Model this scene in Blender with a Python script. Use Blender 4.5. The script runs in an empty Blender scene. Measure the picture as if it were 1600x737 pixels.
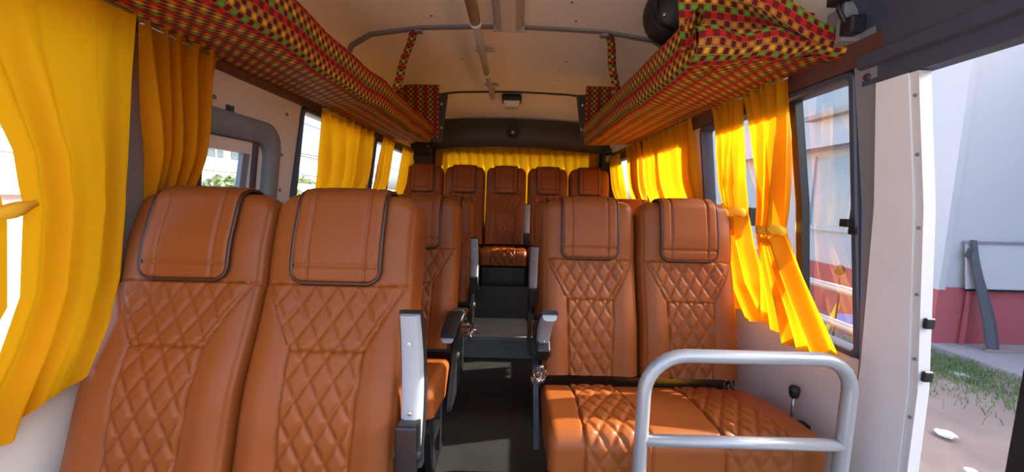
import bpy, bmesh, math, random
from mathutils import Vector, Matrix
random.seed(7)
S = bpy.context.scene
COL = S.collection
PI = math.pi
R = math.radians

# ------------------------------------------------------------------ camera
cam_data = bpy.data.cameras.new('camera')
cam = bpy.data.objects.new('camera', cam_data)
COL.objects.link(cam)
cam_data.sensor_width = 36.0
cam_data.lens = 575.0 / 1600.0 * 36.0
cam_data.clip_start = 0.02
cam_data.clip_end = 400
_p, _y, _r = R(5.9), R(0.2), R(1.4)
_fw = Vector((-math.sin(_y) * math.cos(_p), math.cos(_y) * math.cos(_p), -math.sin(_p)))
_rt = _fw.cross(Vector((0, 0, 1))).normalized()
_up = _rt.cross(_fw)
_rt2 = math.cos(_r) * _rt + math.sin(_r) * _up
_up2 = -math.sin(_r) * _rt + math.cos(_r) * _up
_m = Matrix((_rt2, _up2, -_fw)).transposed().to_4x4()
_m.translation = Vector((0, 0, 1.15))
cam.matrix_world = _m
S.camera = cam

# ------------------------------------------------------------------ light and exposure
world = bpy.data.worlds.new('sky')
S.world = world
world.use_nodes = True
wn = world.node_tree.nodes
wl = world.node_tree.links
wn.clear()
sky = wn.new('ShaderNodeTexSky')
sky.sky_type = 'NISHITA'
sky.sun_disc = False
sky.sun_elevation = R(33)
sky.sun_rotation = R(92)
sky.air_density = 0.75
sky.dust_density = 4.0
bg = wn.new('ShaderNodeBackground')
bg.inputs['Strength'].default_value = 0.62
out = wn.new('ShaderNodeOutputWorld')
wl.new(sky.outputs[0], bg.inputs[0])
wl.new(bg.outputs[0], out.inputs[0])

sun_data = bpy.data.lights.new('sun', 'SUN')
sun_data.energy = 9.5
sun_data.angle = R(0.6)
sun_data.color = (1.0, 0.90, 0.74)
sun = bpy.data.objects.new('sun', sun_data)
COL.objects.link(sun)
sun.location = (10, 0, 8)
sun.rotation_euler = Vector((1, 0.25, 0.66)).to_track_quat('Z', 'Y').to_euler()

S.view_settings.view_transform = 'Standard'
S.view_settings.look = 'None'
S.view_settings.exposure = 0.6
S.view_settings.gamma = 1.0
S.view_settings.use_curve_mapping = False
S.cycles.max_bounces = 10
S.cycles.diffuse_bounces = 6
S.cycles.transparent_max_bounces = 16
S.cycles.caustics_reflective = False
S.cycles.caustics_refractive = False
S.cycles.sample_clamp_indirect = 6.0

# ------------------------------------------------------------------ materials
MATS = {}
def mat(name, col, rough=0.6, metal=0.0, var=0.0, scale=8.0, bump=0.0, bscale=60.0, spec=0.5, trans=0.0, coat=0.0):
    """procedural principled material: colour with noise variation, optional fine relief, optional cloth translucency"""
    m = bpy.data.materials.new(name)
    m.use_nodes = True
    nt = m.node_tree
    n, l = nt.nodes, nt.links
    b = n['Principled BSDF']
    b.inputs['Roughness'].default_value = rough
    b.inputs['Metallic'].default_value = metal
    b.inputs['Specular IOR Level'].default_value = spec
    b.inputs['Coat Weight'].default_value = coat
    tc = n.new('ShaderNodeTexCoord')
    no = n.new('ShaderNodeTexNoise')
    no.inputs['Scale'].default_value = scale
    no.inputs['Detail'].default_value = 5
    l.new(tc.outputs['Object'], no.inputs['Vector'])
    mx = n.new('ShaderNodeMix')
    mx.data_type = 'RGBA'
    c2 = tuple(max(0, c * (1 - var)) for c in col)
    c1 = tuple(min(1, c * (1 + var)) for c in col)
    mx.inputs[6].default_value = (*c1, 1)
    mx.inputs[7].default_value = (*c2, 1)
    l.new(no.outputs['Fac'], mx.inputs[0])
    l.new(mx.outputs[2], b.inputs['Base Color'])
    if bump > 0:
        nb = n.new('ShaderNodeTexNoise')
        nb.inputs['Scale'].default_value = bscale
        nb.inputs['Detail'].default_value = 3
        l.new(tc.outputs['Object'], nb.inputs['Vector'])
        bp = n.new('ShaderNodeBump')
        bp.inputs['Strength'].default_value = bump
        bp.inputs['Distance'].default_value = 0.002
        l.new(nb.outputs['Fac'], bp.inputs['Height'])
        l.new(bp.outputs[0], b.inputs['Normal'])
    if trans > 0:
        tr = n.new('ShaderNodeBsdfTranslucent')
        l.new(mx.outputs[2], tr.inputs['Color'])
        ms = n.new('ShaderNodeMixShader')
        ms.inputs[0].default_value = trans
        l.new(b.outputs[0], ms.inputs[1])
        l.new(tr.outputs[0], ms.inputs[2])
        l.new(ms.outputs[0], n['Material Output'].inputs['Surface'])
    MATS[name] = m
    return m

def glass_mat(name, tint, gloss):
    m = bpy.data.materials.new(name)
    m.use_nodes = True
    n, l = m.node_tree.nodes, m.node_tree.links
    n.clear()
    o = n.new('ShaderNodeOutputMaterial')
    t = n.new('ShaderNodeBsdfTransparent')
    t.inputs[0].default_value = (*tint, 1)
    g = n.new('ShaderNodeBsdfGlossy')
    g.inputs['Roughness'].default_value = 0.02
    f = n.new('ShaderNodeFresnel')
    f.inputs['IOR'].default_value = 1.4
    k = n.new('ShaderNodeMath')
    k.operation = 'MULTIPLY'
    k.inputs[1].default_value = gloss
    l.new(f.outputs[0], k.inputs[0])
    x = n.new('ShaderNodeMixShader')
    l.new(k.outputs[0], x.inputs[0])
    l.new(t.outputs[0], x.inputs[1])
    l.new(g.outputs[0], x.inputs[2])
    l.new(x.outputs[0], o.inputs[0])
    MATS[name] = m
    return m

def wax_print(name):
    """chequered wax-print cloth: rows of outlined squares, one colour per row, dark red between them"""
    m = bpy.data.materials.new(name)
    m.use_nodes = True
    n, l = m.node_tree.nodes, m.node_tree.links
    b = n['Principled BSDF']
    b.inputs['Roughness'].default_value = 0.75
    b.inputs['Specular IOR Level'].default_value = 0.2
    uv = n.new('ShaderNodeUVMap')
    sp = n.new('ShaderNodeSeparateXYZ')
    l.new(uv.outputs[0], sp.inputs[0])
    def mth(op, a, bb=None):
        x = n.new('ShaderNodeMath')
        x.operation = op
        for i, v in enumerate((a, bb)):
            if v is None:
                continue
            if isinstance(v, (int, float)):
                x.inputs[i].default_value = v
            else:
                l.new(v, x.inputs[i])
        return x.outputs[0]
    U, V = sp.outputs[0], sp.outputs[1]
    iu, iv = mth('FLOOR', U), mth('FLOOR', V)
    fu, fv = mth('FRACT', U), mth('FRACT', V)
    chk = mth('FLOORED_MODULO', mth('ADD', iu, iv), 2.0)            # 0 coloured, 1 dark
    row = mth('DIVIDE', mth('ADD', mth('FLOORED_MODULO', iu, 4.0), 0.5), 4.0)
    ramp = n.new('ShaderNodeValToRGB')
    ramp.color_ramp.interpolation = 'CONSTANT'
    cols = [(0.62, 0.17, 0.02), (0.46, 0.012, 0.012), (0.10, 0.36, 0.03), (0.78, 0.38, 0.02)]
    e = ramp.color_ramp.elements
    e[0].position = 0.0
    e[0].color = (*cols[0], 1)
    e[1].position = 0.25
    e[1].color = (*cols[1], 1)
    for k in (2, 3):
        q = e.new(k / 4)
        q.color = (*cols[k], 1)
    l.new(row, ramp.inputs[0])
    isred = mth('MULTIPLY', mth('GREATER_THAN', row, 0.25), mth('LESS_THAN', row, 0.5))
    dx = mth('ABSOLUTE', mth('SUBTRACT', fu, 0.5))
    dy = mth('ABSOLUTE', mth('SUBTRACT', fv, 0.5))
    dd = mth('MAXIMUM', dx, dy)
    def mix(fac, a, bb):
        x = n.new('ShaderNodeMix')
        x.data_type = 'RGBA'
        l.new(fac, x.inputs[0])
        for i, v in ((6, a), (7, bb)):
            if isinstance(v, tuple):
                x.inputs[i].default_value = (*v, 1)
            else:
                l.new(v, x.inputs[i])
        return x.outputs[2]
    inner = mth('LESS_THAN', dd, 0.36)
    ring = mth('GREATER_THAN', dd, 0.43)
    c_col = mix(inner, (0.03, 0.006, 0.004), ramp.outputs[0])
    c_cell = mix(chk, c_col, (0.12, 0.008, 0.007))
    c_gold = mix(ring, c_cell, (0.40, 0.22, 0.05))
    c_red = mix(chk, (0.46, 0.014, 0.014), (0.17, 0.009, 0.008))
    c_fin = mix(isred, c_gold, c_red)
    l.new(c_fin, b.inputs['Base Color'])
    MATS[name] = m
    return m

LEATHER = mat('tan leatherette', (0.262, 0.069, 0.013), 0.45, var=0.10, scale=5, bump=0.12, bscale=420, spec=0.3)
PIPING = mat('dark brown piping', (0.055, 0.018, 0.010), 0.35)
YELLOW = mat('yellow curtain cloth', (0.85, 0.385, 0.005), 0.75, var=0.05, scale=3, bump=0.15, bscale=300, spec=0.15, trans=0.60)
YTIE = mat('yellow tieback cloth', (0.86, 0.46, 0.03), 0.75, var=0.05, scale=3, bump=0.15, bscale=300, spec=0.15, trans=0.12)
PRINT = wax_print('wax print cloth')
CREAM = mat('cream ceiling laminate', (0.92, 0.87, 0.77), 0.42, var=0.04, scale=2)
WALLW = mat('pale grey wall laminate', (0.74, 0.73, 0.72), 0.5, var=0.04, scale=3)
WHITE = mat('white painted metal', (0.88, 0.89, 0.90), 0.4, var=0.04, scale=6)
GREYP = mat('grey painted metal', (0.23, 0.23, 0.25), 0.45, var=0.08)
SLATE = mat('slate blue plastic', (0.055, 0.065, 0.10), 0.4, var=0.08)
FRAMEB = mat('blue grey frame', (0.20, 0.245, 0.30), 0.45, var=0.08)
DARK = mat('dark brown plastic', (0.045, 0.038, 0.034), 0.5, var=0.15)
BLACK = mat('black rubber', (0.012, 0.012, 0.013), 0.5, var=0.1)
BLACKM = mat('black metal', (0.014, 0.014, 0.016), 0.35, var=0.1)
SILVER = mat('silver powder coat', (0.40, 0.42, 0.44), 0.32, metal=0.35, var=0.03)
ALU = mat('light grey moulded plastic', (0.36, 0.39, 0.43), 0.35, var=0.03)
STEEL = mat('bare steel', (0.55, 0.53, 0.50), 0.3, metal=0.9)
RAILP = mat('grey painted tube', (0.40, 0.37, 0.33), 0.38, var=0.06, scale=20)
FLOORM = mat('dark vinyl floor', (0.028, 0.027, 0.025), 0.38, var=0.45, scale=9, bump=0.1, bscale=90)
STEPM = mat('grey vinyl step', (0.16, 0.175, 0.17), 0.4, var=0.35, scale=14)
MAROON = mat('maroon trim', (0.10, 0.042, 0.032), 0.5, var=0.1)
LAMPD = mat('frosted lamp cover', (0.62, 0.58, 0.52), 0.35, var=0.03)
WRAP = None
WRAP = glass_mat('clear plastic wrap', (0.90, 0.90, 0.92), 1.6)
GLASS = glass_mat('window glass', (0.90, 0.95, 0.95), 0.2)
RENDER_W = mat('whitewashed plaster', (0.52, 0.52, 0.525), 0.8, var=0.03, scale=1.2, bump=0.2, bscale=20)
RED_PL = mat('red painted plinth', (0.42, 0.10, 0.11), 0.75, var=0.14, scale=2.5, bump=0.2, bscale=25)
SOIL = mat('red soil', (0.33, 0.235, 0.19), 0.95, var=0.32, scale=3.0, bump=0.6, bscale=30)
CONC = mat('concrete', (0.36, 0.32, 0.30), 0.9, var=0.15, scale=4, bump=0.4, bscale=40)
GRASS = mat('green grass blades', (0.17, 0.24, 0.09), 0.8, var=0.35, scale=6)
STONE = mat('grey stone', (0.38, 0.35, 0.33), 0.9, var=0.2)
TIN = mat('weathered tin roof', (0.50, 0.52, 0.54), 0.5, var=0.15)
PANEG = mat('dark window glass', (0.06, 0.085, 0.10), 0.2, var=0.2)
SHUT = mat('blue grey window', (0.30, 0.38, 0.42), 0.25, var=0.1)
CREAMY = mat('pale yellow plaster', (0.75, 0.68, 0.42), 0.85, var=0.06)
PINK = mat('pale pink plaster', (0.75, 0.55, 0.48), 0.85, var=0.08)
LEAF = mat('tree leaves', (0.12, 0.17, 0.08), 0.7, var=0.3)
BLUE = mat('blue tarpaulin', (0.07, 0.30, 0.62), 0.5, var=0.15)
YPAINT = mat('yellow paint', (0.75, 0.55, 0.04), 0.5, var=0.1)
PAPER = mat('white paper litter', (0.8, 0.8, 0.82), 0.8)
BOARD = mat('dark weathered sheet', (0.075, 0.080, 0.095), 0.6, var=0.25, scale=8)

# ------------------------------------------------------------------ mesh helpers
class MB:
    def __init__(self):
        self.v, self.f, self.uv, self.hasuv = [], [], [], False
    def add(self, verts, faces, uvs=None):
        o = len(self.v)
        self.v += [tuple(p) for p in verts]
        self.f += [tuple(i + o for i in f) for f in faces]
        if uvs is not None:
            self.hasuv = True
            self.uv += uvs
        else:
            self.uv += [(0, 0)] * len(verts)
        return self
    def box(self, x0, x1, y0, y1, z0, z1, b=0.0):
        if b > 0:
            bm = bmesh.new()
            bmesh.ops.create_cube(bm, size=1)
            for q in bm.verts:
                q.co = Vector(((x0 + x1) / 2 + q.co.x * (x1 - x0), (y0 + y1) / 2 + q.co.y * (y1 - y0), (z0 + z1) / 2 + q.co.z * (z1 - z0)))
            bmesh.ops.bevel(bm, geom=bm.edges[:], offset=b, segments=2, affect='EDGES', profile=0.5)
            bm.verts.index_update()
            self.add([q.co[:] for q in bm.verts], [[q.index for q in f.verts] for f in bm.faces])
            bm.free()
            return self
        vs = [(x, y, z) for x in (x0, x1) for y in (y0, y1) for z in (z0, z1)]
        self.add(vs, [(0, 1, 3, 2), (4, 6, 7, 5), (0, 4, 5, 1), (2, 3, 7, 6), (0, 2, 6, 4), (1, 5, 7, 3)])
        return self
    def hexa(self, p):
        """eight corners: bottom ring of four, then top ring"""
        self.add(p, [(3, 2, 1, 0), (4, 5, 6, 7), (0, 1, 5, 4), (1, 2, 6, 5), (2, 3, 7, 6), (3, 0, 4, 7)])
        return self
    def grid(self, pts, uvs=None, close=False):
        nr, nc = len(pts), len(pts[0])
        vs = [p for r in pts for p in r]
        fs = []
        for i in range(nr - 1):
            for j in range(nc - 1 + (1 if close else 0)):
                k = (j + 1) % nc
                fs.append((i * nc + j, i * nc + k, (i + 1) * nc + k, (i + 1) * nc + j))
        self.add(vs, fs, [u for r in uvs for u in r] if uvs else None)
        return self
    def tube(self, path, r, n=12, caps=True):
        P = [Vector(p) for p in path]
        rr = r if isinstance(r, (list, tuple)) else [r] * len(P)
        rings = []
        ref = None
        for i, p in enumerate(P):
            t = (P[min(i + 1, len(P) - 1)] - P[max(i - 1, 0)]).normalized()
            if ref is None:
                ref = Vector((0, 0, 1)) if abs(t.z) < 0.9 else Vector((1, 0, 0))
            a = t.cross(ref).normalized()
            bb = a.cross(t).normalized()
            ref = bb
            rings.append([tuple(p + rr[i] * (math.cos(2 * PI * k / n) * a + math.sin(2 * PI * k / n) * bb)) for k in range(n)])
        o = len(self.v)
        self.grid(rings, close=True)
        if caps:
            self.f.append(tuple(o + k for k in range(n))[::-1])
            self.f.append(tuple(o + (len(P) - 1) * n + k for k in range(n)))
        return self
    def lathe(self, prof, c, axis='Z', n=24):
        rings = []
        for (r, h) in prof:
            ring = []
            for k in range(n):
                a = 2 * PI * k / n
                x, y = r * math.cos(a), r * math.sin(a)
                ring.append((c[0] + x, c[1] + y, c[2] + h) if axis == 'Z' else ((c[0] + x, c[1] + h, c[2] + y) if axis == 'Y' else (c[0] + h, c[1] + x, c[2] + y)))
            rings.append(ring)
        self.grid(rings, close=True)
        return self
    def prism(self, poly, a0, a1, axis='Y'):
        """poly of 2D points extruded along an axis: Y takes (x,z), X takes (y,z), Z takes (x,y)"""
        def P(q, a):
            return (q[0], a, q[1]) if axis == 'Y' else ((a, q[0], q[1]) if axis == 'X' else (q[0], q[1], a))
        n = len(poly)
        self.add([P(q, a0) for q in poly] + [P(q, a1) for q in poly],
                 [tuple(range(n))[::-1], tuple(range(n, 2 * n))] + [(i, (i + 1) % n, n + (i + 1) % n, n + i) for i in range(n)])
        return self
    def mesh(self, name, smooth=False, fix=True):
        me = bpy.data.meshes.new(name)
        me.from_pydata(self.v, [], self.f)
        if self.hasuv:
            lay = me.uv_layers.new(name='UVMap')
            for lp in me.loops:
                lay.data[lp.index].uv = self.uv[lp.vertex_index]
        if fix:
            bm = bmesh.new()
            bm.from_mesh(me)
            bmesh.ops.recalc_face_normals(bm, faces=bm.faces[:])
            bm.to_mesh(me)
            bm.free()
        if smooth:
            me.polygons.foreach_set('use_smooth', [True] * len(me.polygons))
        return me
    def build(self, name, m, parent=None, smooth=False, angle=None, fix=True):
        me = self.mesh(name, smooth or angle is not None, fix)
        if angle is not None:
            me.set_sharp_from_angle(angle=R(angle))
        return link(name, me, m, parent)

def link(name, me, m=None, parent=None):
    o = bpy.data.objects.new(name, me)
    COL.objects.link(o)
    if m is not None and me is not None and not me.materials:
        me.materials.append(m)
    if parent is not None:
        o.parent = parent
    return o

def tag(o, label, cat, group=None, kind=None):
    if label:
        o['label'] = label
    if cat:
        o['category'] = cat
    if group:
        o['group'] = group
    if kind:
        o['kind'] = kind
    return o

def thing(name, label, cat, loc=(0, 0, 0), group=None):
    o = link(name, None)
    o.empty_display_size = 0.1
    o.location = loc
    return tag(o, label, cat, group)

def struct(o, label=None, cat=None):
    o['kind'] = 'structure'
    if label:
        o['label'] = label
    if cat:
        o['category'] = cat
    return o

def sm(x, a, b):
    t = min(1, max(0, (x - a) / (b - a)))
    return t * t * (3 - 2 * t)

# ------------------------------------------------------------------ bus shell
CX = -0.035
HWP = [(-0.8, 1.10), (0.0, 1.12), (0.68, 1.11), (1.15, 1.06), (1.58, 0.985), (1.75, 0.96)]
def hw(z):
    for (z0, h0), (z1, h1) in zip(HWP, HWP[1:]):
        if z <= z1:
            return h0 + (h1 - h0) * (z - z0) / (z1 - z0)
    return HWP[-1][1]
def XW(side, z, d=0.0):
    """wall inner face, d metres towards the aisle"""
    return CX + side * (hw(z) - d)

def wall_piece(mb, side, y0, y1, z0, z1, t=0.04, d=0.0):
    zs = sorted({z0, z1} | {z for z, _ in HWP if z0 < z < z1})
    for a, b in zip(zs, zs[1:]):
        mb.hexa([(XW(side, a, d), y0, a), (XW(side, a, d), y1, a), (XW(side, a, -t), y1, a), (XW(side, a, -t), y0, a),
                 (XW(side, b, d), y0, b), (XW(side, b, d), y1, b), (XW(side, b, -t), y1, b), (XW(side, b, -t), y0, b)])

YR = 3.83      # rear wall
ZS, ZT, ZTL = 0.68, 1.535, 1.56   # window sill and head
# floor: flat aisle floor, a low step and the raised platform under the rear seats
fl = MB().box(CX - 1.13, CX + 1.13, -0.15, 2.55, -0.06, 0.0)
floor = struct(fl.build('floor', FLOORM), 'dark worn vinyl floor of the bus aisle')
st = MB().box(CX - 1.12, CX + 1.12, 2.55, YR, -0.06, 0.155)
o = st.build('step', STEPM, floor); o['label'] = 'low grey step across the aisle'
st = MB().box(CX - 1.12, CX + 1.12, 2.97, YR, 0.155, 0.42)
o = st.build('platform', FLOORM, floor); o['label'] = 'raised dark platform under the rear seats'
o = MB().box(-0.40, 0.25, 2.545, 2.565, 0.135, 0.160).build('step_nosing', GREYP, floor)
o = MB().box(-0.40, 0.25, 2.965, 2.985, 0.40, 0.425).build('step_nosing', DARK, floor)

L_OPEN = [(0.10, 0.97), (1.17, 1.60), (1.80, 2.66), (2.74, 3.62)]
R_OPEN = [(1.085, 1.96), (2.05, 2.88), (2.96, 3.62)]
wlm = MB()
wall_piece(wlm, -1, -0.10, YR, -0.05, ZS)
wall_piece(wlm, -1, -0.10, YR, ZTL, 1.75)
ys = [-0.10]
for a, b in L_OPEN:
    ys += [a, b]
ys.append(YR)
for a, b in zip(ys[0::2], ys[1::2]):
    wall_piece(wlm, -1, a, b, ZS, ZTL)
wall_piece(wlm, -1, 1.17, 1.60, ZS, 0.82)
wall_piece(wlm, -1, 1.17, 1.60, 1.39, ZTL)
wall_left = struct(wlm.build('wall_left', WALLW), 'pale grey panelled side wall on the left of the bus')
wrm = MB()
wall_piece(wrm, 1, 1.06, YR, -0.05, ZS)
wall_piece(wrm, 1, 1.06, YR, ZT, 1.75)
ys = [1.06]
for a, b in R_OPEN:
    ys += [a, b]
ys.append(YR)
for a, b in zip(ys[0::2], ys[1::2]):
    wall_piece(wrm, 1, a, b, ZS, ZT)
wall_right = struct(wrm.build('wall_right', WALLW), 'pale grey side wall under the windows on the right')
# rivets on the white left panels
for (y, z) in ((1.70, 1.50), (1.70, 1.32), (1.30, 1.47), (1.72, 1.16)):
    c = (XW(-1, z, 0.0), y, z)
    MB().lathe([(0.0, 0.006), (0.007, 0.004), (0.009, 0)], c, 'X', 10).build('rivet', GREYP, wall_left)

g = MB()
wall_piece(g, -1, 1.0, 1.085, ZS, ZTL, 0.0, 0.012)
struct(g.build('trim_12', GREYP), 'dark grey post between the first two left curtains')
# rear wall with window opening
rw = MB()
for x0, x1, z0, z1 in ((CX - 1.1, -0.76, 0.42, 1.75), (0.78, CX + 1.1, 0.42, 1.75), (-0.76, 0.78, 0.42, 0.9), (-0.76, 0.78, 1.60, 2.0)):
    rw.box(x0, x1, YR, YR + 0.025, z0, z1)
wall_rear = struct(rw.build('wall_rear', DARK), 'dark rear wall around the back window')

# ceiling
CPROF = [(0.985, 1.56), (0.972, 1.70), (0.945, 1.85), (0.885, 1.97), (0.78, 2.03), (0.5, 2.07), (0.25, 2.08), (0, 2.086)]
CPTS = [(-x, z) for x, z in CPROF] + [(x, z) for x, z in CPROF[-2::-1]]
def ceil_k(y):
    return 1 - 0.34 * sm(y, 3.30, 3.95) * 1.0
def ceil_z(x, y):
    ax = abs(x - CX)
    for (x1, z1), (x0, z0) in zip(CPROF, CPROF[1:]):
        if x0 <= ax <= x1:
            z = z0 + (z1 - z0) * (ax - x0) / (x1 - x0)
            break
    else:
        z = 1.56
    return 1.56 + (z - 1.56) * ceil_k(y)
cyl = [-0.10, 0.4, 1.2, 2.0, 2.12, 2.8, 3.35] + [3.35 + 0.55 * i / 8 for i in range(1, 9)]
inner = [[(CX + x, y, 1.56 + (z - 1.56) * ceil_k(y)) for x, z in CPTS] for y in cyl]
outer = [[(CX + x * 1.03, y, 1.56 + (z - 1.56) * ceil_k(y) + 0.03) for x, z in CPTS] for y in cyl]
ceiling = struct(MB().grid(inner).grid(outer).build('ceiling', CREAM, angle=40), 'cream laminate ceiling of the bus')
def rib(y, w, d, m, lab):
    g = MB()
    sec = []
    pts = [p for p in CPTS if p[1] > 1.6]
    for (x, z) in pts:
        zz = 1.56 + (z - 1.56) * ceil_k(y)
        sec.append([(CX + x, y - w, zz + 0.004), (CX + x * 0.99, y - w, zz - d), (CX + x * 0.99, y + w, zz - d), (CX + x, y + w, zz + 0.004)])
    g.grid(sec)
    o = g.build('ceiling_rib', m, ceiling)
    o['label'] = lab
rib(0.95, 0.016, 0.012, GREYP, 'grey joint strip across the ceiling near the camera')
rib(2.12, 0.016, 0.012, GREYP, 'grey joint strip across the ceiling at the hanging straps')
rib(3.35, 0.014, 0.010, DARK, 'dark joint strip across the ceiling at the rear')
for (x, y) in ((-0.5, 1.75), (-0.45, 2.0), (0.25, 1.85), (0.3, 2.03), (0.33, 2.6), (0.3, 2.75), (-0.38, 2.6), (0.32, 3.0), (-0.42, 3.0)):
    MB().lathe([(0.0, -0.004), (0.005, -0.003), (0.006, 0.002)], (x, y, ceil_z(x, y)), 'Z', 8).build('screw', DARK, ceiling)

# rear header, curved dark trim above the back window
g = MB()
sec = []
for i in range(21):
    x = -1.0 + 1.93 * i / 20
    s_ = 1 - ((x - CX) / 1.0) ** 2
    zt = ceil_z(max(CX - 0.9, min(CX + 0.9, x)), 3.74) + 0.01 if abs(x - CX) < 0.8 else 1.86
    zt = 1.80 + 0.125 * s_ ** 0.5 if s_ > 0 else 1.8
    zb = 1.60 + 0.055 * s_
    sec.append([(x, 3.86, zt + 0.03), (x, 3.735, zt), (x, 3.715, zt - 0.06), (x, 3.70, (zt + zb) / 2), (x, 3.72, zb + 0.03), (x, 3.745, zb), (x, 3.86, zb)])
g.grid(sec)
header = struct(g.build('trim_1', DARK, angle=50), 'dark moulded header trim above the rear curtain')
for sx in (-1, 1):
    x0 = -0.83 if sx < 0 else 0.87
    x1 = XW(sx, 1.5)
    g = MB()
    g.hexa([(x0, 3.74, 0.42), (x1 + sx * 0.05, 3.66, 0.42), (x1 + sx * 0.05, 3.87, 0.42), (x0, 3.87, 0.42),
            (x0, 3.74, 1.66), (x1, 3.66, 1.66), (x1, 3.87, 1.66), (x0, 3.87, 1.66)])
    o = struct(g.build('trim_%d' % (2 if sx < 0 else 3), DARK), 'dark rear corner pillar trim on the %s' % ('left' if sx < 0 else 'right'))
# cream filler at the rear of right rack, maroon fascia strips over the windows
for sx, y0, nm, lab in ((-1, -0.10, 'trim_4', 'maroon fascia strip over the left windows'), (1, 1.0, 'trim_5', 'maroon fascia strip over the right windows')):
    g = MB()
    for a, b, d0, d1 in ((ZT if sx > 0 else ZTL, 1.60, 0.014, 0.018),):
        g.hexa([(XW(sx, a, d0), y0, a), (XW(sx, a, d0), 3.66, a), (XW(sx, a, -0.005), 3.66, a), (XW(sx, a, -0.005), y0, a),
                (XW(sx, b, d1), y0, b), (XW(sx, b, d1), 3.66, b), (XW(sx, b, -0.005), 3.66, b), (XW(sx, b, -0.005), y0, b)])
    struct(g.build(nm, MAROON), lab)

# windows: rubber frame, panes and sliding divider
def ring_on_wall(side, y0, y1, z0, z1, w, d, t, rad=0.03, n=5):
    """rounded rectangular frame lying on the wall plane; d proud towards the aisle, t outwards"""
    def loop(a0, a1, b0, b1, r):
        pts = []
        for (cy, cz, s0) in ((a1 - r, b1 - r, 0), (a0 + r, b1 - r, 90), (a0 + r, b0 + r, 180), (a1 - r, b0 + r, 270)):
            for k in range(n + 1):
                a = R(s0 + 90 * k / n)
                pts.append((cy + r * math.cos(a), cz + r * math.sin(a)))
        return pts
    lo = loop(y0, y1, z0, z1, rad)
    li = loop(y0 + w, y1 - w, z0 + w, z1 - w, max(0.004, rad - w * 0.6))
    def P(q, dd):
        return (XW(side, q[1], dd), q[0], q[1])
    rows = [[P(q, -t) for q in lo], [P(q, d * 0.6) for q in lo], [P((q[0] * 0.8 + r_[0] * 0.2, q[1] * 0.8 + r_[1] * 0.2), d) for q, r_ in zip(lo, li)],
            [P((q[0] * 0.2 + r_[0] * 0.8, q[1] * 0.2 + r_[1] * 0.8), d) for q, r_ in zip(lo, li)], [P(q, d * 0.5) for q in li], [P(q, -t) for q in li]]
    rows.append(rows[0])
    return MB().grid(rows, close=True)
def pane(side, y0, y1, z0, z1, dd=-0.02):
    g = MB()
    zs = sorted({z0, z1} | {z for z, _ in HWP if z0 < z < z1})
    g.grid([[(XW(side, z, dd), y0, z), (XW(side, z, dd), y1, z)] for z in zs])
    return g
def window(name, side, y0, y1, div, lab, z0=ZS):
    z1 = ZT if side > 0 else ZTL
    w = link(name, None)
    w.location = (0, 0, 0)
    struct(w, lab)
    ring_on_wall(side, y0, y1, z0, z1, 0.022, 0.012, 0.045).build('window_frame', SLATE, w, angle=40)
    ds = [y0 + 0.015] + list(div) + [y1 - 0.015]
    for i, (a, b) in enumerate(zip(ds, ds[1:])):
        pane(side, a, b, z0 + 0.015, z1 - 0.015, -0.018 if i % 2 else -0.030).build('pane', GLASS, w)
    for y in div:
        g = MB()
        wall_piece(g, side, y - 0.014, y + 0.014, z0 + 0.015, z1 - 0.015, 0.036, -0.008)
        g.build('divider', BLACK, w)
        g = MB()
        wall_piece(g, side, y + 0.018, y + 0.026, z0 + 0.015, z1 - 0.015, 0.030, -0.014)
        g.build('pane_edge', STEEL, w)
    return w
window('window_1', -1, 0.10, 0.97, (0.55,), 'large side window behind the front left curtain')
window('window_2', -1, 1.80, 2.66, (2.45,), 'side window on the left past the white panel')
window('window_3', -1, 2.74, 3.62, (3.17,), 'rearmost side window on the left')
w4 = window('window_4', 1, 1.085, 1.96, (1.345,), 'large sliding side window beside the front right seat')
window('window_5', 1, 2.05, 2.88, (2.45,), 'curtained middle side window on the right')
window('window_6', 1, 2.96, 3.62, (3.2,), 'curtained rearmost side window on the right')
# latch on the sliding panes
for y, z in ((1.60, 1.09), (1.10, 1.10)):
    g = MB().box(XW(1, z, 0.022), XW(1, z, -0.02), y - 0.014, y + 0.014, z - 0.035, z + 0.045, 0.004)
    g.box(XW(1, z, 0.045), XW(1, z, 0.018), y - 0.010, y + 0.020, z - 0.012, z + 0.012, 0.003)
    g.build('latch', BLACK, w4)
# small escape window in the white panel of the left wall
w7 = link('window_7', None)
struct(w7, 'small window in a rounded blue grey moulded frame on the left')
ring_on_wall(-1, 1.10, 1.665, 0.78, 1.435, 0.085, 0.030, 0.01, 0.11, 8).build('moulded_frame', FRAMEB, w7, angle=40)
g = ring_on_wall(-1, 1.17, 1.60, 0.82, 1.39, 0.09, -0.004, 0.03, 0.06, 6)
g.build('recess_panel', WALLW, w7, angle=40)
ring_on_wall(-1, 1.25, 1.545, 0.86, 1.375, 0.028, 0.004, 0.035, 0.02, 4).build('window_frame', SLATE, w7, angle=40)
g = MB()
wall_piece(g, -1, 1.475, 1.53, 0.87, 1.36, 0.025, -0.006)
g.build('side_bar', FRAMEB, w7)
pane(-1, 1.26, 1.50, 0.87, 1.365, -0.015).build('pane', GLASS, w7)
MB().box(XW(-1, 1.45, 0.012), XW(-1, 1.45, -0.01), 1.355, 1.375, 1.425, 1.455, 0.003).build('clip', SLATE, w7)

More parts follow.
